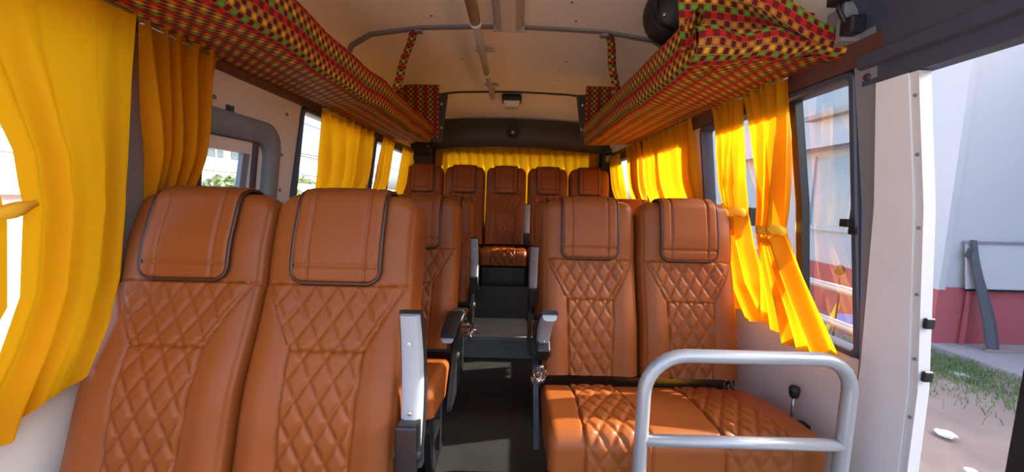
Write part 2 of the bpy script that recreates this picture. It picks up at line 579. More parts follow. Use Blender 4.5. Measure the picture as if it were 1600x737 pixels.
# rear window
w8 = link('window_8', None)
struct(w8, 'rear window behind the yellow curtain')
g = MB()
for x0, x1, z0, z1 in ((-0.76, -0.73, 0.9, 1.60), (0.75, 0.78, 0.9, 1.60), (-0.76, 0.78, 0.9, 0.92), (-0.76, 0.78, 1.585, 1.60)):
    g.box(x0, x1, YR - 0.006, YR + 0.03, z0, z1)
g.build('window_frame', BLACK, w8)
MB().grid([[(-0.74, YR + 0.012, 0.91), (0.76, YR + 0.012, 0.91)], [(-0.74, YR + 0.012, 1.59), (0.76, YR + 0.012, 1.59)]]).build('pane', GLASS, w8)

# front right door surround: white pillar, grey post, dark blue header, dark front post
g = MB()
def pil(g, y0, y1, z0, z1, d0, t):
    wall_piece(g, 1, y0, y1, z0, z1, t, d0)
for z0, z1 in zip((-0.75, 0.0, 0.68, 1.15), (0.0, 0.68, 1.15, 1.475)):
    e0, e1 = (1.015 + 0.075 * min(1, (1.475 - z) / 1.1) for z in (z0, z1))
    g.hexa([(XW(1, z0, 0.02), 0.935, z0), (XW(1, z0, 0.02), e0, z0), (XW(1, z0, -0.02), e0, z0), (XW(1, z0, -0.02), 0.935, z0),
            (XW(1, z1, 0.02), 0.935, z1), (XW(1, z1, 0.02), e1, z1), (XW(1, z1, -0.02), e1, z1), (XW(1, z1, -0.02), 0.935, z1)])
pillar = struct(g.build('trim_6', WHITE), 'white door pillar between the window and the open doorway')
g = MB()
pil(g, 0.915, 0.933, -0.75, 1.475, 0.016, 0.014)
strip = g.build('edge_strip', WALLW, pillar)
for z in (1.42, 1.28, 1.10, 0.93, 0.76, 0.60, 0.42):
    MB().lathe([(0, -0.004), (0.004, -0.003), (0.005, 0.001)], (XW(1, z, 0.016), 0.924, z), 'X', 8).build('screw', GREYP, pillar)
for z in (0.86, 0.72):
    g = MB().box(XW(1, z, 0.012), XW(1, z, -0.012), 0.903, 0.914, z - 0.014, z + 0.014, 0.004)
    g.build('door_buffer', BLACK, pillar)
g = MB()
pil(g, 1.018, 1.082, 0.62, 1.62, 0.012, 0.02)
post = struct(g.build('trim_7', GREYP), 'grey window post beside the white door pillar')
MB().lathe([(0, -0.008), (0.008, -0.006), (0.011, 0.002)], (XW(1, 1.50, 0.012), 1.045, 1.50), 'X', 12).build('bolt', DARK, post)
g = MB()
prof = [(0.985, 1.475), (0.955, 1.478), (0.950, 1.52), (0.935, 1.525), (0.932, 1.555), (0.945, 1.56), (0.92, 1.68), (0.89, 1.72), (0.99, 1.80), (0.99, 1.475)]
g.prism(prof, -0.10, 1.062)
struct(g.build('trim_8', SLATE), 'dark slate blue header beam over the doorway')
g = MB().prism([(0.885, 1.725), (0.80, 1.84), (0.82, 1.87), (0.92, 1.76)], -0.10, 1.04)
struct(g.build('trim_9', CREAM), 'cream cover strip above the doorway header')
g = MB().box(0.885, 0.945, 1.062, 1.085, 1.60, 1.85, 0.003).box(0.895, 0.945, 1.085, 1.135, 1.60, 1.70, 0.003)
struct(g.build('trim_10', GREYP), 'grey bracket at the end of the doorway header')
wc = thing('wire_clamp', 'black clamp fixed to the doorway header bracket', 'clamp', (0.90, 1.05, 1.64))
MB().box(-0.02, 0.02, -0.02, 0.02, -0.03, 0.015, 0.006).build('clamp_body', BLACK, wc)
MB().box(-0.04, 0.0, -0.01, 0.05, 0.06, 0.14, 0.006).build('clamp_head', BLACK, wc)
MB().tube([(-0.02, 0.0, 0.0), (-0.035, 0.01, 0.04), (-0.02, 0.02, 0.08)], 0.006, 8).build('clamp_wire', BLACKM, wc, smooth=True)
g = MB().hexa([(0.98, 0.60, -0.7), (1.06, 0.60, -0.7), (1.06, 0.685, -0.7), (0.98, 0.685, -0.7),
               (0.95, 0.58, 1.5), (1.03, 0.58, 1.5), (1.03, 0.655, 1.5), (0.95, 0.655, 1.5)])
struct(g.build('trim_11', BLACK), 'black rubber edge post at the front of the doorway')
# knob lever on the wall under the right window
g = MB().tube([(1.022, 1.262, 0.36), (1.022, 1.262, 0.475)], 0.005, 8)
kn = thing('wall_lever', 'black knob on a thin lever against the grey wall under the window', 'lever', (0, 0, 0))
g.build('rod', STEEL, kn, smooth=True)
MB().lathe([(0, -0.014), (0.012, -0.012), (0.016, 0), (0.018, 0.02), (0.012, 0.03), (0, 0.032)], (1.022, 1.262, 0.475), 'Z', 14).build('knob', BLACK, kn, smooth=True)
MB().box(1.015, 1.08, 1.245, 1.279, 0.345, 0.365).build('bracket', BLACKM, kn)

# ------------------------------------------------------------------ luggage racks
CELL = 0.0188
def arc(c, r, a0, a1, n):
    return [(c[0] + r * math.cos(R(a0 + (a1 - a0) * i / n)), c[1] + r * math.sin(R(a0 + (a1 - a0) * i / n))) for i in range(n + 1)]
def rack_section(side):
    # distances measured inwards from the wall; returned as (x, z)
    wx = XW(side, 1.58, 0.002)
    ix = -0.645 if side < 0 else 0.505
    s = side
    zb = 1.562
    pts = [(wx, 1.588), (wx - s * 0.12, 1.578), (wx - s * 0.24, 1.570)]
    pts += [(ix + s * (0.045 + 0.03 * math.cos(R(a))) - s * 0.0, zb + 0.03 + 0.03 * math.sin(R(a))) for a in (270, 250, 230, 210, 190)]
    pts += [(ix + s * 0.008, 1.64), (ix + s * 0.003, 1.685)]
    pts += [(ix + s * (0.014 - 0.012 * math.cos(R(a))), 1.692 + 0.012 * math.sin(R(a))) for a in (20, 60, 100, 140, 175)]
    pts += [(ix + s * 0.030, 1.64), (ix + s * 0.05, 1.605), (wx, 1.612)]
    return pts
def build_rack(side, y0, y1, lab):
    rk = thing('luggage_rack', lab, 'luggage rack', (XW(side, 1.58), (y0 + y1) / 2, 1.58))
    off = Vector(rk.location)
    sec = rack_section(side)
    arcl = [0]
    for a, b in zip(sec, sec[1:]):
        arcl.append(arcl[-1] + math.dist(a, b))
    n = 60
    rows, uvs = [], []
    for i in range(n + 1):
        y = y0 + (y1 - y0) * i / n
        wob = 0.004 * math.sin(y * 7.3) + 0.003 * math.sin(y * 17.1 + 1)
        r_, u_ = [], []
        for k, (x, z) in enumerate(sec):
            fac = 1 if 2 < k < len(sec) - 1 else 0.3
            r_.append((x - off.x + wob * fac * 0.5, y - off.y, z - off.z + wob * fac))
            u_.append((arcl[k] / CELL + 0.15 * math.sin(y * 5), y / CELL))
        rows.append(r_)
        uvs.append(u_)
    g = MB().grid(rows, uvs)
    g.build('tray', PRINT, rk, angle=50)
    return rk, off
rkL, offL = build_rack(-1, 0.30, 2.95, 'long luggage rack wrapped in printed cloth above the left windows')
rkR, offR = build_rack(1, 1.13, 2.90, 'shorter luggage rack wrapped in printed cloth above the right windows')
def cloth_grid(rows, parent, off, name, flip=False, sc=1.0):
    """cloth sheet from rows of world points; print follows the sheet"""
    uvs, rr = [], []
    for i, r_ in enumerate(rows):
        a, q = 0, []
        for k, p in enumerate(r_):
            if k:
                a += math.dist(p, r_[k - 1])
            v = sum(math.dist(rows[j][len(r_) // 2], rows[j - 1][len(r_) // 2]) for j in range(1, i + 1))
            q.append((v / CELL * sc + 0.5, a / CELL * sc) if not flip else (a / CELL * sc, v / CELL * sc))
        uvs.append(q)
        rr.append([(p[0] - off.x, p[1] - off.y, p[2] - off.z) for p in r_])
    return MB().grid(rr, uvs).build(name, PRINT, parent, smooth=True)
# rear end panels standing up from the racks
for side, rk, off, y in ((-1, rkL, offL, 2.93), (1, rkR, offR, 2.87)):
    ix = -0.60 if side < 0 else 0.52
    xo = XW(side, 1.7, 0.02)
    rows = []
    for z in (1.60, 1.70, 1.80, 1.90, 2.0):
        top = 1.60 + (z - 1.60)
        r_ = []
        for i in range(7):
            x = ix + (xo - ix) * i / 6
            r_.append((x, y, min(top, ceil_z(x, y) - 0.012)))
        rows.append(r_)
    o = cloth_grid(rows, rk, off, 'end_panel', True)
    g = MB().hexa([(ix - side * 0.01 - off.x, y + 0.0 - off.y, 1.575 - off.z), (ix + side * 0.05 - off.x, y - off.y, 1.575 - off.z), (ix + side * 0.05 - off.x, y + 0.05 - off.y, 1.575 - off.z), (ix - side * 0.01 - off.x, y + 0.05 - off.y, 1.575 - off.z),
                   (ix - side * 0.06 - off.x, y + 0.02 - off.y, 1.94 - off.z), (ix + side * 0.02 - off.x, y + 0.02 - off.y, 1.94 - off.z), (ix + side * 0.02 - off.x, y + 0.07 - off.y, 1.94 - off.z), (ix - side * 0.06 - off.x, y + 0.07 - off.y, 1.94 - off.z)])
    g.build('end_bracket', DARK, rk)
    for z in (1.68, 1.86):
        MB().lathe([(0, -0.006), (0.008, -0.004), (0.01, 0)], (ix - side * 0.02 - off.x, y + 0.005 - off.y, z - off.z), 'Y', 10).build('rivet', STEEL, rk)
    g = MB().box(ix - off.x, xo - off.x, y + 0.004 - off.y, y + 0.016 - off.y, 1.60 - off.z, 1.95 - off.z)
    g.build('end_board', DARK, rk)
# hanging straps from ceiling rib to lip
for side, rk, off, xt, xb, yb in ((-1, rkL, offL, -0.575, -0.632, 1.98), (1, rkR, offR, 0.50, 0.525, 2.02)):
    P = []
    for i in range(9):
        t = i / 8
        x = xt + (xb - xt) * t
        y = 2.12 + (yb - 2.12) * t
        z = 2.045 + (1.70 - 2.045) * t
        wv = 0.004 * math.sin(9 * t)
        w_ = 0.022
        P.append([(x - w_ + wv, y, z), (x + wv, y - 0.012, z), (x + w_ + wv, y, z), (x + wv, y + 0.012, z), (x - w_ + wv, y, z)])
    cloth_grid(P, rk, off, 'hanging_strap')
    g = MB().box(xt - 0.02 - side * 0.03 - off.x, xt + 0.02 - side * 0.03 - off.x, 2.095 - off.y, 2.135 - off.y, 2.035 - off.z, 2.05 - off.z, 0.003)
    g.build('strap_bracket', GREYP, rk)
# open front end of the right rack: rolled cloth edge, set back inner panel and a twisted hem
rows = []
for i in range(13):
    t = i / 12
    row = []
    for k in range(25):
        u = k / 24
        x = 0.50 + (0.935 - 0.50) * u
        dr = 0.012 * math.sin(u * 9) + 0.010 * math.sin(u * 21 + 1)
        a = R(-100 + 205 * t)
        rad = 0.052 * (1 - 0.45 * u) + 0.006 * math.sin(u * 14)
        row.append((x, 1.128 - rad * 1.15 * math.cos(a) + dr * 0.4, 1.612 - 0.012 * (1 - u) + rad * math.sin(a) + 0.004 * math.sin(u * 17)))
    rows.append(row)
cloth_grid(rows, rkR, offR, 'rolled_edge', False)
rows = []
for i in range(9):
    t = i / 8
    row = []
    for k in range(17):
        u = k / 16
        x = 0.485 + 0.40 * u
        row.append((x, 1.15 + 0.02 * math.sin(u * 8 + t * 2) + 0.03 * t, 1.60 + 0.22 * t * (1 - 0.42 * u) + 0.006 * math.sin(11 * u)))
    rows.append(row)
cloth_grid(rows, rkR, offR, 'end_panel', False)
rows = []
for i in range(25):
    t = i / 24
    c = Vector((0.56 + 0.375 * t, 1.105 - 0.03 * math.sin(t * PI), 1.752 - 0.145 * t + 0.012 * math.sin(t * 7)))
    tw = R(60 + 70 * t)
    w_ = 0.034 - 0.008 * t
    rows.append([tuple(c + Vector((0.25 * s, -0.35 * math.cos(tw) * abs(s), s * 1.0)) * w_) for s in (-1, -0.6, -0.2, 0.2, 0.6, 1)])
cloth_grid(rows, rkR, offR, 'twisted_hem', True)
g = MB()
rr = random.Random(3)
for k in range(6):
    p = Vector((0.925, 1.085, 1.612))
    g.tube([p - offR, p + Vector((rr.uniform(0.01, 0.03), rr.uniform(-0.01, 0.01), rr.uniform(-0.01, 0.02))) - offR, p + Vector((rr.uniform(0.02, 0.05), rr.uniform(-0.02, 0.01), rr.uniform(-0.02, 0.03))) - offR], 0.0022, 5)
tag(g.build('loose_threads', YPAINT, rkR), None, None, kind='stuff')

# ------------------------------------------------------------------ ceiling fittings
rail = thing('ceiling_grab_rail', 'grey tubular grab rail hung along the ceiling centre', 'grab rail', (-0.207, 2.2, 2.08))
ro = Vector(rail.location)
def rl(p):
    return (p[0] - ro.x, p[1] - ro.y, p[2] - ro.z)
MB().tube([rl((-0.207, y, 1.985)) for y in (0.4, 1.0, 1.86)], 0.027, 14).build('rail_tube', RAILP, rail, smooth=True)
MB().tube([rl((-0.207, y, 1.985)) for y in (1.85, 2.3, 2.62)], 0.021, 14).build('rail_tube', RAILP, rail, smooth=True)
MB().tube([rl((-0.205, y, 1.985)) for y in (2.60, 3.0, 3.22)] + [rl((-0.205, 3.25, 1.995)), rl((-0.205, 3.262, 2.02)), rl((-0.205, 3.262, 2.082))], 0.018, 14).build('rail_tube', RAILP, rail, smooth=True)
for y, r_ in ((1.86, 0.030), (2.60, 0.025)):
    MB().tube([rl((-0.207, y - 0.012, 1.985)), rl((-0.207, y + 0.014, 1.985))], r_, 16).build('collar', WHITE, rail, smooth=True)
for y in (0.9, 1.66, 2.42, 3.13):
    b = MB().box(-0.265 - ro.x, -0.149 - ro.x, y - 0.018 - ro.y, y + 0.018 - ro.y, 2.064 - ro.z, 2.074 - ro.z, 0.002)
    b.box(-0.214 - ro.x, -0.200 - ro.x, y - 0.014 - ro.y, y + 0.014 - ro.y, 1.995 - ro.z, 2.068 - ro.z)
    b = b.build('mount', RAILP, rail)
    for sx in (-0.045, 0.045):
        MB().lathe([(0, -0.010), (0.006, -0.009), (0.009, -0.004), (0.009, 0)], (-0.207 + sx - ro.x, y - ro.y, 2.066 - ro.z), 'Z', 8).build('bolt', STEEL, b, smooth=True)
tl = thing('tube_light', 'grey rectangular tube light fixed to the ceiling beside the grab rail', 'ceiling light', (-0.055, 1.6, 2.08))
MB().prism([(-0.075, 0.0), (-0.062, -0.035), (-0.04, -0.04), (0.05, -0.04), (0.07, -0.035), (0.083, 0.0)], -0.65, 0.475).build('housing', RAILP, tl)
MB().prism([(-0.038, -0.038), (-0.03, -0.050), (0.038, -0.050), (0.046, -0.038)], -0.63, 0.462).build('diffuser', LAMPD, tl)
MB().box(-0.079, 0.087, 0.470, 0.480, -0.045, 0.002).build('end_cap', RAILP, tl)
dm = thing('dome_lamp', 'small dome lamp with black cap on the rear ceiling', 'ceiling light', (-0.045, 3.44, ceil_z(-0.045, 3.44)))
MB().box(-0.088, 0.088, -0.07, 0.07, -0.055, 0.004, 0.014).build('cap', BLACK, dm, smooth=True)
g = MB()
g.hexa([(-0.055, -0.05, -0.105), (0.055, -0.05, -0.105), (0.055, 0.05, -0.105), (-0.055, 0.05, -0.105), (-0.075, -0.062, -0.05), (0.075, -0.062, -0.05), (0.075, 0.062, -0.05), (-0.075, 0.062, -0.05)])
g.build('lens', LAMPD, dm)
spk = thing('round_speaker', 'round black speaker with silver centre on the rear header', 'speaker', (-0.03, 3.70, 1.79))
MB().lathe([(0.062, 0.02), (0.066, -0.01), (0.058, -0.022), (0.045, -0.014), (0.02, -0.004), (0, -0.004)], (0, 0, 0), 'Y', 28).build('ring', BLACK, spk, smooth=True)
MB().lathe([(0.024, -0.003), (0.02, -0.016), (0.010, -0.024), (0, -0.026)], (0, 0, 0), 'Y', 18).build('centre_cone', STEEL, spk, smooth=True)
for k in range(4):
    a = PI / 4 + k * PI / 2
    MB().tube([(0.02 * math.cos(a), -0.016, 0.02 * math.sin(a)), (0.056 * math.cos(a), -0.020, 0.056 * math.sin(a))], 0.004, 6).build('grille_bar', BLACK, spk)
# black speaker pod by the right rack
pod = thing('ceiling_speaker_pod', 'large black oval speaker pod on the ceiling behind the right rack front', 'speaker', (0.66, 1.70, 1.96))
g = MB()
rings = []
for i in range(13):
    a = -PI / 2 + PI * i / 12
    rings.append([(0.115 * math.cos(a) * math.cos(b), 0.10 * math.sin(a), 0.125 * math.cos(a) * math.sin(b)) for b in [2 * PI * k / 24 for k in range(24)]])
g.grid(rings, close=True)
g.build('housing', BLACK, pod, smooth=True)
MB().lathe([(0.09, -0.085), (0.095, -0.08), (0.095, -0.06), (0.088, -0.055)], (0, 0, 0), 'Y', 28).build('rim', BLACKM, pod, smooth=True)
MB().lathe([(0, -0.104), (0.008, -0.102), (0.010, -0.095)], (-0.055, 0.012, -0.04), 'Y', 12).build('screw', STEEL, pod, smooth=True)
# rear corner fittings
g = MB().box(0.93, 1.0 - 0.04, 3.62, 3.68, 1.50, 1.58, 0.006)
lb = thing('corner_lamp', 'grey box lamp on the rear right corner pillar', 'lamp', (0.955, 3.64, 1.55))
MB().box(-0.075, 0.015, -0.05, 0.02, -0.030, 0.030, 0.006).build('lamp_box', ALU, lb)
MB().box(-0.085, 0.02, -0.035, 0.03, 0.030, 0.055, 0.004).build('cover', BLACK, lb)
hd = thing('corner_bracket', 'black bracket box with steel bolts on the rear left pillar', 'bracket', (-0.93, 3.66, 1.60))
MB().box(-0.10, 0.10, -0.04, 0.03, -0.05, 0.05, 0.012).build('box', BLACK, hd)
MB().tube([(-0.07, -0.05, -0.03), (-0.06, -0.075, -0.045), (0.0, -0.08, -0.05), (0.05, -0.07, -0.045), (0.06, -0.04, -0.03)], 0.006, 8).build('handle', BLACKM, hd, smooth=True)
for x, z in ((-0.075, -0.005), (0.085, 0.03)):
    MB().lathe([(0, -0.052), (0.008, -0.05), (0.010, -0.038)], (x, 0, z), 'Y', 10).build('bolt', STEEL, hd, smooth=True)
sb = thing('seat_belt', 'dark seat belt with steel guide hanging at the rear left pillar', 'seat belt', (-1.0, 3.60, 1.45))
MB().hexa([(-0.004, -0.015, -0.5), (0.024, -0.015, -0.5), (0.024, -0.012, -0.5), (-0.004, -0.012, -0.5), (-0.004, 0.015, 0.13), (0.024, 0.015, 0.13), (0.024, 0.018, 0.13), (-0.004, 0.018, 0.13)]).build('webbing', BLACK, sb)
MB().box(-0.012, 0.030, -0.020, -0.004, -0.03, 0.045, 0.004).build('guide', STEEL, sb)

# ------------------------------------------------------------------ curtains
def curtain(name, side, rails, label, group, folds=6, amp=0.016, seed=0, nu=70, nv=36, base=0.045, bulge=None, ruffle=0.5, squeeze=True):
    """rails: list of (z, y_front, y_back) from top to bottom; hem may be uneven through functions of u"""
    rg = random.Random(seed)
    ph = [rg.uniform(0, 6.28) for _ in range(6)]
    rows = []
    for i in range(nv + 1):
        t = i / nv
        k = t * (len(rails) - 1)
        a = min(int(k), len(rails) - 2)
        f_ = k - a
        f_ = f_ * f_ * (3 - 2 * f_) * 0.6 + f_ * 0.4
        r_ = []
        for j in range(nu + 1):
            u = j / nu
            def ev(q):
                z = q[0](u) if callable(q[0]) else q[0]
                return z, q[1] + (q[2] - q[1]) * u
            z0, y0 = ev(rails[a])
            z1, y1 = ev(rails[a + 1])
            z = z0 + (z1 - z0) * f_
            y = y0 + (y1 - y0) * f_
            w_ = (rails[a][2] - rails[a][1]) + ((rails[a + 1][2] - rails[a + 1][1]) - (rails[a][2] - rails[a][1])) * f_
            fold = math.sin(u * folds * 2 * PI + ph[0] + 0.8 * math.sin(u * 5 + ph[1]) + 0.5 * t) + 0.45 * math.sin(u * folds * 1.7 * 2 * PI + ph[2] - t)
            rf = math.exp(-t * 14) * ruffle * math.sin(u * folds * 4 * 2 * PI + ph[3])
            env = 0.45 + 0.75 * sm(t, 0.0, 0.35)
            bl = 0
            if bulge:
                bk = t * (len(bulge) - 1)
                ba = min(int(bk), len(bulge) - 2)
                bl = (bulge[ba] + (bulge[ba + 1] - bulge[ba]) * (bk - ba)) * math.sqrt(max(0, 1 - (2 * u - 1) ** 2 * 0.98))
            d = base + amp * env * fold + 0.006 * rf + bl
            if squeeze:
                d *= 0.42 + 0.58 * sm(z, 1.05, 1.28)
            if side == 0:
                r_.append((y, min(3.822, 3.79 - d + 0.045), z))
            else:
                r_.append((XW(side, z, max(0.016, d)), y, z))
        rows.append(r_)
    c = Vector(rows[0][nu // 2])
    root = thing(name, label, 'curtain', c, group)
    MB().grid([[tuple(Vector(p) - c) for p in r_] for r_ in rows]).build('cloth', YELLOW, root, smooth=True)
    # stitched heading tape with its rod
    if side == 0:
        path = [tuple(Vector((rows[0][j][0], 3.775, rows[0][j][2] - 0.012)) - c) for j in (0, nu // 4, nu // 2, 3 * nu // 4, nu)]
    else:
        path = [tuple(Vector((XW(side, rows[0][j][2] - 0.012, base), rows[0][j][1], rows[0][j][2] - 0.012)) - c) for j in (0, nu // 2, nu)]
    MB().tube(path, 0.004, 6).build('curtain_wire', STEEL, root, smooth=True)
    return root, c
CG = 'yellow window curtains'
def tieband(root, c, side, z, y0, y1, d0, d1, h, knot=False):
    """cloth band wound around a gathered curtain"""
    rows = []
    n = 24
    for (zz, gr) in ((z - h, 0.0), (z - h * 0.5, 0.004), (z, 0.005), (z + h * 0.5, 0.004), (z + h, 0.0)):
        ring = []
        for k in range(n):
            a = 2 * PI * k / n
            y = (y0 + y1) / 2 + ((y1 - y0) / 2 + gr) * math.cos(a)
            d = (d0 + d1) / 2 + ((d1 - d0) / 2 + gr) * math.sin(a)
            ring.append(tuple(Vector((XW(side, zz, d), y, zz + 0.004 * math.sin(3 * a))) - c))
        rows.append(ring)
    MB().grid(rows, close=True).build('tieback', YTIE, root, smooth=True)
    if knot:
        p = Vector((XW(side, z, d1 + 0.008), (y0 + y1) / 2, z)) - c
        rings = []
        for i in range(9):
            a = -PI / 2 + PI * i / 8
            rings.append([(p.x + 0.020 * math.cos(a) * math.cos(b), p.y + 0.034 * math.cos(a) * math.sin(b + 0.5 * math.sin(a)), p.z + 0.026 * math.sin(a) + 0.01 * math.sin(b)) for b in [2 * PI * k / 14 for k in range(14)]])
        MB().grid(rings, close=True).build('tie_knot', YTIE, root, smooth=True)

# right side
ZTOP = 1.585
r1, c1 = curtain('window_curtain', 1, [(ZTOP, 1.285, 1.525), (1.40, 1.30, 1.485), (1.22, 1.325, 1.455), (1.055, 1.345, 1.445), (0.93, 1.28, 1.455), (0.80, 1.20, 1.455), (lambda u: 0.635 + 0.045 * u + 0.015 * math.sin(u * 9), 1.10, 1.47)],
                 'front right yellow curtain held by a flat band tieback', CG, folds=5, amp=0.022, seed=11, squeeze=False, bulge=[0, 0, 0.012, 0.028, 0.02, 0.015, 0.01])
tieband(r1, c1, 1, 1.055, 1.342, 1.448, 0.018, 0.100, 0.017)
r2, c2 = curtain('window_curtain', 1, [(ZTOP, 1.53, 1.76), (1.40, 1.56, 1.74), (1.24, 1.58, 1.70), (1.115, 1.58, 1.655), (0.98, 1.545, 1.72), (0.82, 1.48, 1.74), (lambda u: 0.67 + 0.02 * u + 0.014 * math.sin(u * 11), 1.38, 1.66)],
                 'yellow curtain knotted at its waist beside the right window seat', CG, folds=5, amp=0.022, seed=5, squeeze=False, bulge=[0, 0, 0.02, 0.03, 0.03, 0.03, 0.02])
tieband(r2, c2, 1, 1.115, 1.577, 1.658, 0.018, 0.105, 0.018, True)
curtain('window_curtain', 1, [(ZTOP, 1.965, 2.70), (1.2, 1.955, 2.69), (0.70, 1.96, 2.68)], 'wide drawn yellow curtain over the middle right window', CG, folds=9, amp=0.024, seed=2, nu=110)
curtain('window_curtain', 1, [(ZTOP, 2.74, 3.08), (1.2, 2.78, 3.07), (0.70, 2.80, 3.08)], 'narrower drawn yellow curtain behind the wide right one', CG, folds=5, amp=0.020, seed=8)
curtain('window_curtain', 1, [(1.56, 3.27, 3.62), (1.2, 3.24, 3.60), (0.72, 3.25, 3.60)], 'short yellow curtain at the rear right corner', CG, folds=4, amp=0.014, seed=9)
# left side
hem = lambda u: 0.60 + 0.10 * u + 0.012 * math.sin(u * 13)
r3, c3 = curtain('window_curtain', -1, [(ZTOP, 0.60, 0.945), (1.42, 0.655, 0.945), (1.22, 0.735, 0.95), (1.11, 0.752, 0.95), (0.92, 0.745, 0.94), (0.80, 0.71, 0.915), (hem, 0.62, 0.87)],
                 'large yellow curtain nearest the camera on the left', CG, folds=3, amp=0.010, seed=21, squeeze=False, nu=110, nv=60, base=0.085, bulge=[0, 0, 0.01, 0.015, 0.01, 0.01, 0.02])
g = MB()
sec = []
for i in range(9):
    t = i / 8
    z = 1.095 + 0.02 * t
    y = 0.705 + 0.06 * t
    d = 0.10 + 0.012 * math.sin(t * PI)
    h = 0.012 + 0.004 * math.sin(t * 5)
    sec.append([tuple(Vector((XW(-1, z, d + e), y, z + s * h)) - c3) for s, e in ((-1, 0), (-0.3, 0.008), (0.4, 0.006), (1, 0), (0.2, -0.006), (-1, 0))])
g.grid(sec)
g.build('tieback', YTIE, r3, smooth=True)
curtain('window_curtain', -1, [(ZTOP, 0.30, 0.585), (1.2, 0.35, 0.718), (1.08, 0.36, 0.738), (0.9, 0.33, 0.735), (0.62, 0.28, 0.60)], 'yellow curtain at the very left edge of view', CG, folds=5, amp=0.012, seed=22, squeeze=False, base=0.08)
curtain('window_curtain', -1, [(ZTOP, 0.985, 1.235), (1.35, 1.025, 1.225), (1.15, 1.065, 1.215), (0.90, 1.09, 1.21)], 'dull yellow gathered curtain covering part of the small escape window', CG, folds=5, amp=0.018, seed=23, base=0.055)
curtain('window_curtain', -1, [(ZTOP, 1.90, 2.60), (1.35, 1.94, 2.585), (1.15, 1.985, 2.57), (0.75, 2.02, 2.57)], 'wide yellow curtain half open over the second left window', CG, folds=7, amp=0.020, seed=24, nu=110)
curtain('window_curtain', -1, [(ZTOP, 2.76, 3.02), (1.15, 2.74, 2.97), (0.75, 2.74, 2.97)], 'narrow yellow curtain between the two rear left panes', CG, folds=4, amp=0.014, seed=25)
curtain('window_curtain', -1, [(1.57, 3.26, 3.60), (1.15, 3.27, 3.58), (0.75, 3.27, 3.58)], 'yellow curtain in the rear left corner', CG, folds=4, amp=0.016, seed=26)
# rear
curtain('window_curtain', 0, [(lambda u: 1.635 + 0.035 * (1 - (2 * u - 1) ** 2), -0.81, 0.85), (1.3, -0.815, 0.85), (0.62, -0.81, 0.85)], 'full width yellow curtain glowing over the rear window', CG, folds=19, amp=0.016, seed=31, squeeze=False, nu=260, base=0.035)

# ------------------------------------------------------------------ seats
SW = 0.205          # half width of a backrest
BH = 0.745          # height of a backrest
DW, DH = 0.058, 0.094
ZL, ZW = 0.475, 0.305   # seam under the head zone, waist seam
def quilt(u, v):
    p = u / DW + v / DH
    q = u / DW - v / DH
    k = 1 / math.sqrt(1 / DW ** 2 + 1 / DH ** 2)
    d = min(abs(p - round(p)), abs(q - round(q))) * k
    return 0.0095 * min(1, d / 0.012) ** 0.5
def gv(d, w, h):
    return -h * math.exp(-(d / w) ** 2)
def panel_half(z):
    if z > ZW:
        return 0.096 + (0.185 - 0.096) * min(1, (z - ZW) / (ZL - ZW))
    return 0.086 + (0.096 - 0.086) * z / ZW
def region(u, z):
    if z >= ZL or z < 0:
        return 0
    if abs(u) > panel_half(z):
        return 0
    return 1 if z > ZW else 2
def back_disp(u, z):
    h = 0
    rg = region(u, z)
    if rg:
        h += quilt(u, z) - 0.004
        dist = abs(abs(u) - panel_half(z))
        h *= min(1, dist / 0.006)
    if z < ZL:
        h += gv(abs(u) - panel_half(z), 0.004, 0.005)
    h += gv(z - ZL, 0.004, 0.005)
    if abs(u) < panel_half(ZW):
        h += gv(z - ZW, 0.004, 0.006)
    h += gv(abs(u) - 0.188, 0.0035, 0.003)
    return h
def edge8(u):
    return max(0.0, 1 - abs(u / SW) ** 7) ** (1 / 5.0)
def thick(z):
    return 0.100 + 0.022 * sm(z, 0.42, 0.60) + 0.020 * math.exp(-((z - 0.2) / 0.14) ** 2)
def htop(u):
    rc = 0.055
    e = abs(u) - (SW - rc)
    return BH - (rc - math.sqrt(max(0, rc * rc - e * e)) if e > 0 else 0) - 0.010 * (u / SW) ** 2
def back_surface(u, q, off=0.0, disp=True):
    """q from 0 at the bottom front over the top to the back; returns (x,y,z)"""
    rt = 0.045
    zf = htop(u) - rt
    e = edge8(u)
    if q <= zf:
        z = q
        bol = 0.012 * sm(abs(u), 0.08, 0.15) * (1 - sm(z, 0.42, 0.50))
        y = -(thick(z) + bol) * e - off - (back_disp(u, z) if disp else 0) * min(1, e * 1.2)
        return (u, y, z)
    a = (q - zf) / rt
    if a <= PI:
        T = thick(zf) * e
        return (u, -T / 2 - (T / 2 + off) * math.cos(a), zf + (rt + off) * math.sin(a))
    return (u, off, zf - (a - PI) * rt)
